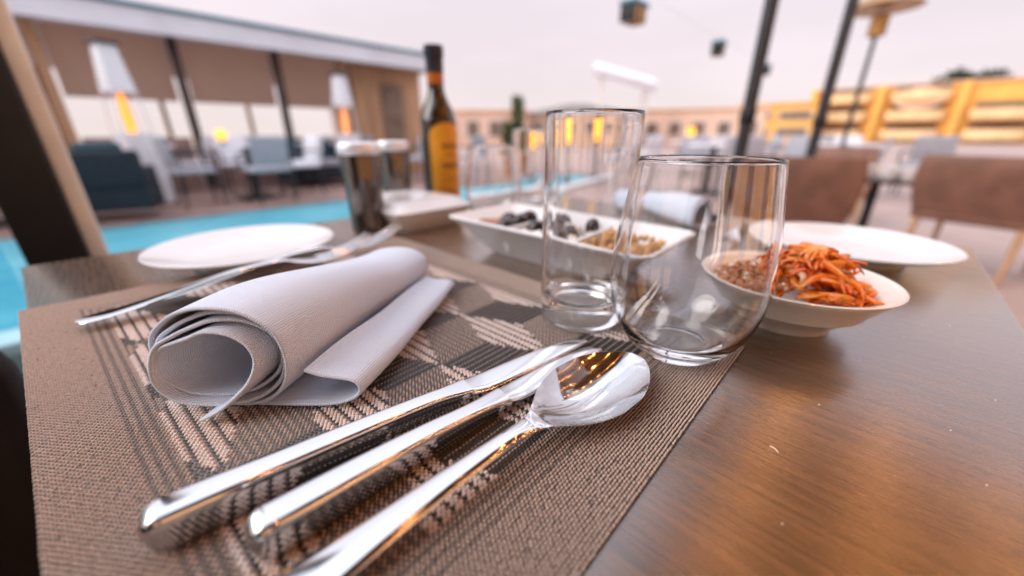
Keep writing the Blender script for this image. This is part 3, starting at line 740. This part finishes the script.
G = 'dark canopy poles on the right'
def pole(x, y, label, r):
    o = thing('canopy_pole', label, 'pole', (x, y, 0), 0, G)
    q = MB(); q.lathe([(r, .012), (r, 2.55)], 24); q.build('shaft', M['charcoal'], o)
    q = MB(); q.lathe([(0, 0), (r*2.2, 0), (r*2.2, .012), (r*1.15, .03), (r*1.02, .034)], 24); q.build('foot', M['charcoal'], o)
    q = MB(); q.lathe([(r*1.02, .93), (r*1.2, .94), (r*1.2, 1.0), (r*1.02, 1.01)], 24); q.build('collar', M['black'], o)
    return o
pole(2.46, .60, 'dark pole rising just right of the round tumbler', .032)
pole(3.62, .42, 'dark pole second from the tumbler, behind the brown chairs', .033)

cn = thing('slatted_canopy', 'dark slatted timber canopy with rows of warm bulbs beside the table', 'canopy', (0, -.62, 2.56))
q = MB()
for k in range(16):
    q.box((-.8, .44-.19*k, .09), (8.0, .165, .03))
q.box((-.8, -.98, .13), (8.0, 3.1, .01)); q.build('slat_roof', M['canopywood'], cn, smooth=False)
for x in (-4.4, -2.0, .4, 2.8):
    q = MB(); q.box((x, -.98, .03), (.12, 3.1, .085), bev=.006); q.build('beam', M['canopywood'], cn)
q = MB(); q.box((-.8, .57, .05), (8.0, .06, .19), bev=.006); q.build('edge_beam', M['black'], cn)
b0 = None
for i in range(9):
    for j in range(5):
        x = .1+.36*i; y = .30-.60*j
        if b0 is None: q = MB(); q.ball((0, 0, 0), .022, sub=2); b0 = q.build('light_bulb', M['bulb'], cn); o = b0
        else: o = b0.copy(); COL.objects.link(o); o.parent = cn
        o.location = (x, y, .045)

rw = thing('backdrop_wall', 'unseen dark timber wall added behind the canopy for reflections', 'building', (0, -3.9, 0))  # unseen wall, added as a dark backdrop for the steel to reflect
q = MB(); q.box((-.3, -.1, 1.3), (9.2, .2, 2.6)); q.box((-4.8, 2.0, 1.3), (.2, 4.0, 2.6)); q.build('wall', M['darkwood'], rw, smooth=False)
for x in (-3.2, -1.2, .8, 2.8):
    q = MB(); q.box((x, .03, 1.35), (1.5, .06, 1.9), bev=.01); f = q.build('window', M['black'], rw)
    q = MB(); q.box((x, .063, 1.35), (1.34, .01, 1.74)); q.build('pane', M['fillpane'], f, smooth=False)  # unseen glowing panes, added for warm fill and gold in the knife sides

# ================================================================== PAVILION ACROSS THE POOL
pv = thing('restaurant_pavilion', 'long low pavilion with brown blinds across the pool', 'building', (0, 9.0, 0))
q = MB(); q.box((0.5, 2.6, 2.38), (11.4, 6.4, .10)); q.box((.5, -.62, 2.42), (11.4, .06, .30), bev=.01); q.box((6.23, 2.6, 2.42), (.06, 6.4, .30), bev=.01); q.build('roof', M['fascia'], pv, smooth=False)
q = MB(); q.box((.5, -.64, 2.60), (11.5, .12, .05), bev=.01); q.build('roof_trim', M['trimblue'], pv)
for x in (-3.2, -1.55, -.05, 1.45, 2.95, 4.2):
    q = MB(); q.box((x, -.1, 1.16), (.12, .14, 2.32), bev=.01); q.build('column', M['timber'] if x in (-.05, 4.2, -1.55) else M['darkwood'], pv)
xs = (-3.2, -1.55, -.05, 1.45, 2.95, 4.2)
for i in range(len(xs)-1):
    a, e = xs[i]+.10, xs[i+1]-.10
    q = MB(); q.box(((a+e)/2, -.03, 1.86), (e-a, .02, .92)); q.build('blind', M['blind'], pv, smooth=False)
    q = MB(); q.box(((a+e)/2, -.03, .42), (e-a, .05, .84), bev=.008); q.build('low_wall', M['redpave'], pv)
for y0 in (5.6,):
    for x in (-4.2, -2.2, -.2, 1.8, 3.8):
        q = MB(); q.box((x, y0, 1.16), (.10, .10, 2.32)); q.build('rear_column', M['timber'], pv)
q = MB(); q.box((5.3, .0, 1.16), (1.75, .12, 2.32), bev=.01); q.build('end_wall', M['timber'], pv)
q = MB(); q.box((5.35, -.075, 1.0), (.55, .04, 1.95), bev=.005); q.build('doorway', M['darkopen'], pv)
q = MB(); q.box((6.17, 2.6, 1.16), (.10, 5.2, 2.32)); q.build('side_wall', M['sandwall'], pv, smooth=False)

# pyramid heaters
def heater(label, loc):
    r = thing('pyramid_heater', label, 'heater', loc, R(20), 'pyramid patio heaters by the pavilion')
    sq = lambda w_, z: rrect(w_, w_, .012, z, n=2)
    q = MB(); q.loft([sq(.44, .04), sq(.40, .90)]); q.build('cabinet', M['whitepaint'], r, angle=30)
    q = MB(); q.lathe([(.055, .905), (.062, 1.1), (.045, 1.3), (.012, 1.36)], 20); q.build('flame_tube', M['flame'], r)
    for sx in (-1, 1):
        for sy in (-1, 1):
            q = MB(); q.tube([(sx*.185, sy*.185, .90), (sx*.145, sy*.145, 1.38)], .014, 8); q.build('corner_post', M['whitepaint'], r)
    q = MB(); q.loft([sq(.33, 1.36), sq(.22, 1.86)]); q.build('hood', M['whitepaint'], r, angle=30)
    q = MB(); q.loft([sq(.30, 1.863), sq(.29, 1.90)]); q.build('top_cap', M['charcoal'], r, angle=30)
    return r
ht = heater('white pyramid heater with an orange flame towards the left end of the pavilion', (.50, 7.05, 0))
ht.scale = (.78, .78, 1.0)
dup(ht, (3.48, 7.5, 0), R(24), 'white pyramid heater with an orange flame in front of the timber end wall')

# terrace furniture
def cafe_table(label, loc, top, group):
    r = thing('cafe_table', label, 'table', loc, 0, group)
    q = MB(); q.box((0, 0, .735), (.72, .72, .03), bev=.006); q.build('tabletop', top, r)
    q = MB(); q.box((0, 0, .37), (.085, .085, .69), bev=.006); q.build('pedestal', M['black'], r)
    q = MB(); q.box((0, 0, .014), (.46, .46, .025), bev=.006); q.build('base', M['black'], r)
    return r
def cafe_chair(label, loc, rz, sm, group, fm=None):
    r = thing('cafe_chair', label, 'chair', loc, rz, group); fm = fm or M['charcoal']
    q = MB(); q.box((0, 0, .45), (.46, .47, .06), bev=.02); q.build('seat', sm, r)
    q = MB(); q.box((-.235, 0, .69), (.05, .45, .36), ry=R(-10), bev=.018); q.build('backrest', sm, r)
    for sx, sy in ((1, 1), (1, -1), (-1, 1), (-1, -1)):
        q = MB(); q.tube([(sx*.215, sy*.215, 0), (sx*.19, sy*.19, .43)], .014, 8); q.build('leg', fm, r)
    for sy in (1, -1):
        q = MB(); q.tube([(.20, sy*.235, .44), (.21, sy*.245, .62), (.10, sy*.25, .655), (-.22, sy*.24, .66)], .014, 8); q.build('armrest', fm, r)
    return r
GT = 'cafe tables on the pavilion terrace'; GC = 'white chairs on the pavilion terrace'; GD = 'grey chairs on the pavilion terrace'
ct = cafe_table('pale topped cafe table on a black pedestal across the pool, second from the left', (1.62, 6.75, 0), M['whitepaint'], GT)
dup(ct, (.55, 7.9, 0), .1, 'pale topped cafe table deep in the pavilion behind the left heater')
dup(ct, (3.0, 8.2, 0), .1, 'pale topped cafe table left of the right heater')
dup(ct, (-.65, 6.7, 0), .1, 'pale topped cafe table at the far left beside the black post')
cw = cafe_chair('white cafe chair on the terrace across the pool, one of several alike', (2.25, 6.65, 0), R(185), M['whitefab'], GC)
for x, y, rz in ((2.62, 7.35, 150), (1.65, 7.5, -90), (3.35, 8.9, 200), (2.35, 8.3, 10), (1.2, 8.35, 180), (-.1, 7.8, 15)):
    dup(cw, (x, y, 0), R(rz))
cg = cafe_chair('grey wicker cafe chair on the terrace across the pool, one of several alike', (.92, 6.55, 0), R(5), M['greyfab'], GD)
for x, y, rz in ((1.65, 6.15, 95), (-1.25, 6.6, 0), (-.6, 6.15, 80), (4.35, 6.7, 170), (5.0, 7.2, 200), (5.6, 6.5, 100), (3.9, 8.1, 180)):
    dup(cg, (x, y, 0), R(rz))
def sofa(label, loc, rz):
    r = thing('terrace_sofa', label, 'sofa', loc, rz, 'dark teal sofas on the pavilion terrace')
    q = MB(); q.box((0, 0, .24), (1.5, .75, .26), bev=.03); q.build('base', M['navy'], r)
    q = MB(); q.box((0, .32, .56), (1.5, .16, .42), bev=.05); q.build('backrest', M['navy'], r)
    for sx in (-1, 1):
        q = MB(); q.box((sx*.68, -.02, .46), (.14, .72, .24), bev=.04); q.build('armrest', M['navy'], r)
        q = MB(); q.box((sx*.31, -.04, .43), (.60, .62, .12), bev=.04); q.build('seat_cushion', M['greyfab'], r)
        q = MB(); q.box((sx*.31, .20, .66), (.52, .14, .38), rx=R(-14), bev=.05); q.build('back_cushion', M['teal'], r)
    return r
sf = sofa('dark teal sofa below the left heater across the pool', (-.05, 6.3, 0), R(165))
sf.scale = (.72, .85, .95)
dup(sf, (2.85, 7.75, 0), R(-8), 'dark teal sofa in the middle of the terrace left of the right heater')
lp = None
for x, y, z, lab in ((1.36, 6.75, .75, 'round amber table lamp on the cafe table right of the left heater'), (-.78, 6.6, .75, 'round amber lamp furthest left, beside the black post'), (-.50, 6.78, .75, 'round amber lamp second from the left beside the black post')):
    if lp is None:
        lp = thing('table_lamp', lab, 'lamp', (x, y, z), 0, 'amber table lamps on the far terrace')
        q = MB(); q.lathe([(0, 0), (.05, 0), (.05, .015), (.015, .03), (.014, .06)], 20); q.build('base', M['black'], lp)
        q = MB(); q.ball((0, 0, .125), .075, sub=2); q.build('globe', M['amberglow'], lp)
    else: dup(lp, (x, y, z), 0, lab)

# ================================================================== RIGHT AND CENTRE BACKGROUND
GR = 'grey chairs in the open terrace beyond the canopy'
first = True
for x, y, rz in ((6.2, 1.5, 20), (7.0, 2.4, 200), (6.4, 3.4, 100), (8.3, 1.2, 170), (9.0, 2.6, 40), (7.6, .3, 90), (8.8, -.4, 10), (10.5, .6, 200), (11.0, 2.2, 130), (9.6, 4.4, 60), (12.5, 1.2, 0), (12.0, 3.8, 220)):
    o = dup(cg if (int(x*10) % 3) else cw, (x, y, 0), R(rz)); 
    wht = o.children and any(ch_.data.materials and ch_.data.materials[0] == M['whitefab'] for ch_ in o.children)
    o['label'] = ('white' if wht else 'grey wicker')+' chair on the open paving behind the tall glasses, one of several alike'
    o['group'] = ('white' if wht else 'grey')+' chairs on the open paving'
for x, y, lab in ((6.7, 2.0, 'pale topped cafe table nearest behind the tall glass'), (8.2, .5, 'pale topped cafe table behind the dark poles'), (9.4, 3.4, 'pale topped cafe table far behind the tall glass'), (11.6, 1.6, 'pale topped cafe table farthest out before the golden hotel')):
    dup(ct, (x, y, 0), .3, lab, 'cafe tables on the open paving')
def fire_lamp(label, loc, h=1.15):
    r = thing('fire_lamp', label, 'lamp', loc, 0, 'amber standing lamps beyond the glasses')
    q = MB(); q.lathe([(0, 0), (.14, 0), (.14, .02), (.03, .05), (.025, h-.42), (.09, h-.40), (.09, h-.38), (0, h-.38)], 20); q.build('stand', M['charcoal'], r)
    q = MB(); q.lathe([(.075, h-.379), (.085, h-.2), (.075, h-.02)], 20); q.build('lamp_shade', M['amberglow'], r)
    q = MB(); q.lathe([(.095, h-.018), (.08, h), (0, h+.02)], 20); q.build('lid', M['charcoal'], r)
    return r
fl = fire_lamp('amber standing lamp seen above the short tumbler', (6.15, 5.1, 0), 1.0)
dup(fl, (6.35, 4.75, 0), 0, 'amber standing lamp seen in the far tall glass', scale=(1.15, 1.15, 1.15))
dup(fl, (7.6, 4.6, 0), 0, 'amber standing lamp seen through the left side of the near tall glass', scale=(1.2, 1.2, 1.2))
dup(fl, (11.2, 4.0, 0), 0, 'amber standing lamp between the near tall glass and the dark pole', scale=(1.25, 1.25, 1.1))

# green column plant in a pot
cpn = thing('column_plant', 'narrow green column plant in a pot behind the bottle', 'plant', (6.95, 6.35, 0))
q = MB(); q.lathe([(0, 0), (.17, 0), (.22, .38), (.24, .40), (.24, .44), (.20, .44), (.19, .40), (0, .40)], 24); q.build('pot', M['terracotta'], cpn)
q = MB(); q.tube([(0, 0, .38), (.01, 0, 1.0), (0, .01, 1.5)], [.03, .022, .01], 8); q.build('trunk', M['bark'], cpn)
def leaves(mb, n, fn, size):
    for k in range(n):
        c_ = fn(); d = Vector((rng.gauss(0, 1), rng.gauss(0, 1), rng.gauss(.5, 1))).normalized(); s_ = Vector((rng.gauss(0, 1), rng.gauss(0, 1), rng.gauss(0, 1))).cross(d).normalized()
        L_ = size*rng.uniform(.6, 1.3); c_ = Vector(c_)
        mb.add([c_, c_+d*L_*.5+s_*L_*.3, c_+d*L_, c_+d*L_*.5-s_*L_*.3], [(0, 1, 2, 3)])
q = MB()
def colfn():
    z = rng.uniform(.5, 1.66); r_ = .15*math.sqrt(rng.random())*(1 if z < 1.5 else .7); a = rng.uniform(0, 2*PI); return (r_*math.cos(a), r_*math.sin(a), z)
leaves(q, 1500, colfn, .07)
def sidefn():
    r_ = .16*math.sqrt(rng.random()); a = rng.uniform(0, 2*PI); return (-.14+r_*math.cos(a), .16+r_*math.sin(a), rng.uniform(.5, 1.15))
leaves(q, 900, sidefn, .07)
q.build('crown', M['leaf'], cpn, smooth=False, fix=False)

# lanterns on a cable
ln = None
for x, z, lab in ((5.5, 2.355, 'dark hanging lantern high above the tall glass, nearest on its cable'), (9.0, 2.41, 'small hanging lantern right of the first, farther along the cable'), (12.9, 2.44, 'smallest hanging lantern, farthest along the cable')):
    if ln is None:
        ln = thing('hanging_lantern', lab, 'lantern', (x, 2.95, z), 0, 'lanterns hung on the cable')
        q = MB(); q.box((0, 0, .0), (.34, .20, .19), bev=.01); q.build('body', M['bronze'], ln)
        q = MB(); q.box((0, 0, .115), (.40, .24, .05), bev=.012); q.build('lid', M['trimblue'], ln)
        for fx, fw in ((0, .05), (-.165, .03)):
            q = MB(); q.box((fx, 0, -.001), (fw, .212, .20), bev=.004); q.build('frame', M['black'], ln)
        q = MB(); q.tube([(0, 0, .14), (0, 0, .24)], .004, 6); q.build('hook', M['black'], ln)
    else: dup(ln, (x, 2.95, z), .2, lab)
q = MB(); q.tube([(4.2+.5*k, 2.95, 2.60+.0010*(k-11)**2) for k in range(24)], .0012, 6)
tag(q.build('lantern_cable', M['charcoal']), 'thin cable carrying the hanging lanterns', 'cable')

# mushroom heater at the upper right
mh = thing('mushroom_heater', 'tall patio heater with a bronze dome at the upper right', 'heater', (7.75, .55, 0))
q = MB(); q.lathe([(0, 0), (.24, 0), (.22, .06), (.20, .62), (.03, .66), (.026, 2.1)], 24); q.build('stand', M['charcoal'], mh)
q = MB(); q.lathe([(.05, 2.1), (.10, 2.12), (.10, 2.34), (.03, 2.38)], 24); q.build('burner', M['bronze'], mh)
q = MB(); q.lathe([(.40, 2.42), (.41, 2.425), (.30, 2.52), (.08, 2.57), (0, 2.575), (0, 2.56), (.08, 2.555), (.29, 2.50), (.395, 2.415)], 36); q.build('dome', M['bronze'], mh)

# ------------------------------------------------------------------ far buildings
def windows(root, W, rows, cols, z0, dz, wz, wx, depth=.12, m='darkopen', xoff=0):
    for r_ in range(rows):
        for c_ in range(cols):
            x = -W/2+W*(c_+.5)/cols+xoff; z = z0+dz*r_
            q = MB(); q.box((x, -.02, z), (wx, .10, wz)); f = q.build('window', M['whitepaint'], root, smooth=False)
            q = MB(); q.box((x, -.076, z), (wx-.16, .02, wz-.16)); q.build('pane', M[m], f, smooth=False)
def block(name, label, loc, rz, W, D, H, wall, rows=1, cols=6, z0=1.5, dz=3.0, wz=1.3, wx=1.2, roof='flat'):
    r = thing(name, label, 'building', loc, rz)
    q = MB(); q.box((0, D/2, H/2), (W, D, H)); q.build('wall', wall, r, smooth=False)
    q = MB()
    if roof == 'flat': q.box((0, D/2, H+.09), (W+.3, D+.3, .18), bev=.03)
    else: q.loft([[(-W/2-.5, -.5, H+.003), (W/2+.5, -.5, H+.003), (W/2+.5, D+.5, H+.003), (-W/2-.5, D+.5, H+.003)], [(-W*.08, D*.4, H+roof), (W*.08, D*.4, H+roof), (W*.08, D*.6, H+roof), (-W*.08, D*.6, H+roof)]])
    q.build('roof', M['roofgrey'] if roof != 'flat' else wall, r, smooth=False)
    if rows: windows(r, W, rows, cols, z0, dz, wz, wx)
    return r
def face(x, y): return math.atan2(y, x)-PI/2       # front (-y side) turned to the table
# px 455-700 : long sandy buildings about 30 m out
block('sandy_house', 'low sandy house behind the bottle and the green plant', (22.2, 25.2, 0), face(22.2, 25.2), 9.0, 8, 2.62, M['peachwall'], 1, 5, 1.35, 3, 1.3, 1.1)
rk = block('kiosk_building', 'sandy building with a low hipped roof behind the tall glass', (28.6, 19.6, 0), face(28.6, 19.6), 8.5, 7, 2.5, M['sandwall'], 1, 4, 1.3, 3, 1.2, 1.1, roof=.95)
block('peach_house', 'long peach house left of the dark pole', (36.5, 14.5, 0), face(36.5, 14.5)-.1, 13.5, 9, 2.9, M['peachwall'], 1, 7, 1.4, 3, 1.2, 1.1)
# pale rooftop awning on posts
aw = thing('roof_awning', 'tilted white awning on thin posts above the hipped roof', 'awning', (31.0, 16.9, 2.2), face(28.6, 19.6))
q = MB(); q.box((0, 0, 3.0), (5.0, 3.4, .55), ry=R(15), rx=R(14), bev=.06); q.box((-1.7, .1, 3.45), (1.5, 2.6, .7), ry=R(15), rx=R(14), bev=.15); q.build('cover', M['fascia'], aw)
for x, hgt in ((-1.75, 3.45), (1.75, 2.55)):
    for y in (-.9, .9):
        q = MB(); q.tube([(x, y, -2.2), (x, y, hgt)], .07, 8); q.build('post', M['alu'], aw)

# golden hotel on the right
hx, hy = 70.0, -3.0
hr = thing('terraced_hotel', 'golden sunlit hotel with rounded balconies at the right', 'building', (hx, hy, 0), R(-90)+R(-2))
# local frame: x runs along the front, -y towards the viewer (front faces -y), origin at ground
q = MB(); q.box((0, 5, 3.2), (25.5, 9.5, 6.4)); q.build('wall', M['sungoldwall'], hr, smooth=False)
q = MB(); q.box((0, 5, 6.52), (26, 10, .24), bev=.05); q.build('roof', M['sandwall'], hr, smooth=False)
for x in (-12.4, -5.6, 1.4, 8.2, 12.4):
    q = MB(); q.box((x, -.35, 3.25), (.7, 1.2, 6.5), bev=.12); q.build('pilaster', M['sungoldwall'], hr)
def balcony(x, z, w_, h_):
    q = MB(); n = 18
    rings = []
    for zz, e in ((0, .90), (.12*h_, 1.0), (.85*h_, 1.02), (h_, .97)):
        rings.append([(x+w_*e*math.cos(PI+PI*k/n), .05+1.5*e*math.sin(PI+PI*k/n), z+zz) for k in range(n+1)]+[(x+w_*e, .06, z+zz), (x-w_*e, .06, z+zz)])
    q.loft(rings); b_ = q.build('balcony', M['balconywall'], hr, angle=35)
    q = MB(); q.box((x, .015, z+h_+.42), (w_*1.7, .07, .62)); q.build('opening', M['darkopen'], hr, smooth=False)
for x, w_ in ((-9.0, 2.6), (-2.1, 2.7), (4.8, 2.5), (10.3, 1.5)):
    for z in (.3, 2.45, 4.6):
        if x == 4.8 and z > 4: continue
        balcony(x, z, w_, 1.15)
q = MB(); n = 20
q.loft([[(-2.1+2.2*math.cos(2*PI*k/n), -.9-.02, 4.9+1.15*math.sin(2*PI*k/n)) for k in range(n)], [(-2.1+2.2*math.cos(2*PI*k/n), .02, 4.9+1.15*math.sin(2*PI*k/n)) for k in range(n)]]); q.build('round_bay', M['peachwall'], hr)
block('terraced_house', 'golden house with dark window bands between the two dark poles', (62, 12.0, 0), face(62, 12.0), 8.5, 8, 4.5, M['sungoldwall'], 2, 2, 1.3, 1.9, 1.0, 3.4)

def tree(label, loc, h, cr, cz, n, size, kind='darkleaf', sq=.7):
    r = thing('tree', label, 'tree', loc)
    q = MB(); q.tube([(0, 0, 0), (.1, .05, h*.4), (0, .1, h*.8)], [h*.035, h*.026, h*.012], 10)
    for k in range(6):
        a = rng.uniform(0, 6.28); q.tube([(.05, .05, h*(.45+.05*k)), (math.cos(a)*cr*.35, math.sin(a)*cr*.35, h*(.6+.05*k)), (math.cos(a)*cr*.7, math.sin(a)*cr*.7, h*(.68+.05*k))], [h*.014, h*.009, h*.004], 7)
    q.build('trunk', M['bark'], r)
    cl_ = [(rng.gauss(0, .45)*cr, rng.gauss(0, .45)*cr, cz+rng.gauss(0, .35)*cr*sq, rng.uniform(.25, .45)*cr) for _ in range(16)]
    q = MB()
    def fn():
        x, y, z, rr = rng.choice(cl_); d = Vector((rng.gauss(0, 1), rng.gauss(0, 1), rng.gauss(0, 1))).normalized()*rr*rng.random()**.4
        return (x+d.x, y+d.y, z+d.z*.8)
    leaves(q, n, fn, size); q.build('crown', M[kind], r, smooth=False, fix=False)
    return r
tree('dark tree crown standing behind the roof of the golden hotel', (86.0, -3.6, 0), 8.5, 3.4, 7.2, 2600, .6)

# ================================================================== WORLD, SUN, CAMERA
SUN_AZ = math.atan2(0.53, -0.85)         # direction towards the sun, in the ground plane
SUN_EL = R(38)
w = bpy.data.worlds.new('World'); scn.world = w; w.use_nodes = True
nt = w.node_tree; N = nt.nodes; L = nt.links
bg = N['Background']; bg.inputs['Strength'].default_value = 0.1
sky = N.new('ShaderNodeTexSky'); sky.sky_type = 'NISHITA'; sky.sun_disc = False
sky.sun_elevation = SUN_EL; sky.sun_rotation = PI/2-SUN_AZ; sky.dust_density = 4.0; sky.air_density = 1.0; sky.ozone_density = 1.5
mx = N.new('ShaderNodeMix'); mx.data_type = 'RGBA'; mx.inputs[0].default_value = 0.86
# thin bright overcast, about twice as bright overhead as near the skyline
gc = N.new('ShaderNodeTexCoord'); sx_ = N.new('ShaderNodeSeparateXYZ'); rp = N.new('ShaderNodeValToRGB')
L.new(gc.outputs['Generated'], sx_.inputs[0]); L.new(sx_.outputs['Z'], rp.inputs['Fac'])
es = rp.color_ramp.elements
es[0].position = 0.0; es[0].color = (.98, .86, .83, 1); es[1].position = 1.0; es[1].color = (2.0, 2.1, 2.4, 1)
for p_, c_ in ((.10, (.98, .85, .88, 1)), (.30, (.98, .86, .93, 1)), (.55, (1.45, 1.42, 1.6, 1))):
    q_ = es.new(p_); q_.color = c_
nz = N.new('ShaderNodeTexNoise'); nz.inputs['Scale'].default_value = 2.2; nz.inputs['Detail'].default_value = 5
mpz = N.new('ShaderNodeMapping'); mpz.inputs['Scale'].default_value = (1, 1, 3.5); L.new(gc.outputs['Generated'], mpz.inputs['Vector']); L.new(mpz.outputs['Vector'], nz.inputs['Vector'])
mrz = N.new('ShaderNodeMapRange'); mrz.inputs['To Min'].default_value = 10.0; mrz.inputs['To Max'].default_value = 11.0; mrz.inputs['From Min'].default_value = .35; mrz.inputs['From Max'].default_value = .65
L.new(nz.outputs['Fac'], mrz.inputs['Value'])
vm = N.new('ShaderNodeVectorMath'); vm.operation = 'SCALE'; L.new(rp.outputs['Color'], vm.inputs[0]); L.new(mrz.outputs['Result'], vm.inputs['Scale'])
L.new(vm.outputs['Vector'], mx.inputs[7])
L.new(sky.outputs['Color'], mx.inputs[6]); L.new(mx.outputs[2], bg.inputs['Color'])
sd = bpy.data.lights.new('sun', 'SUN'); sd.energy = 2.2; sd.angle = R(40); sd.color = (1.0, 0.95, 0.89)
so = bpy.data.objects.new('sun', sd); COL.objects.link(so)
dv = Vector((math.cos(SUN_AZ)*math.cos(SUN_EL), math.sin(SUN_AZ)*math.cos(SUN_EL), math.sin(SUN_EL)))
so.rotation_euler = dv.to_track_quat('Z', 'Y').to_euler(); so.location = (0, 0, 20)

cam = bpy.data.cameras.new('camera'); co = bpy.data.objects.new('camera', cam); COL.objects.link(co)
co.location = (0, 0, TZ+.125); co.rotation_euler = (R(90-21.9), 0, R(-46.8))
cam.sensor_width = 36; cam.lens = 380/1024*36; cam.clip_start = 0.01; cam.clip_end = 1000
cam.dof.use_dof = True; cam.dof.focus_distance = 0.182; cam.dof.aperture_fstop = 13.36/4.7
scn.camera = co
scn.view_settings.view_transform = 'Standard'; scn.view_settings.look = 'None'; scn.view_settings.exposure = 0.03; scn.view_settings.gamma = 1.0
scn.render.engine = 'CYCLES'
cy = scn.cycles
cy.use_denoising = True
try: cy.denoiser = 'OPENIMAGEDENOISE'
except Exception: pass
cy.max_bounces = 14; cy.transmission_bounces = 14; cy.glossy_bounces = 6; cy.diffuse_bounces = 4; cy.transparent_max_bounces = 8
cy.sample_clamp_indirect = 8.0
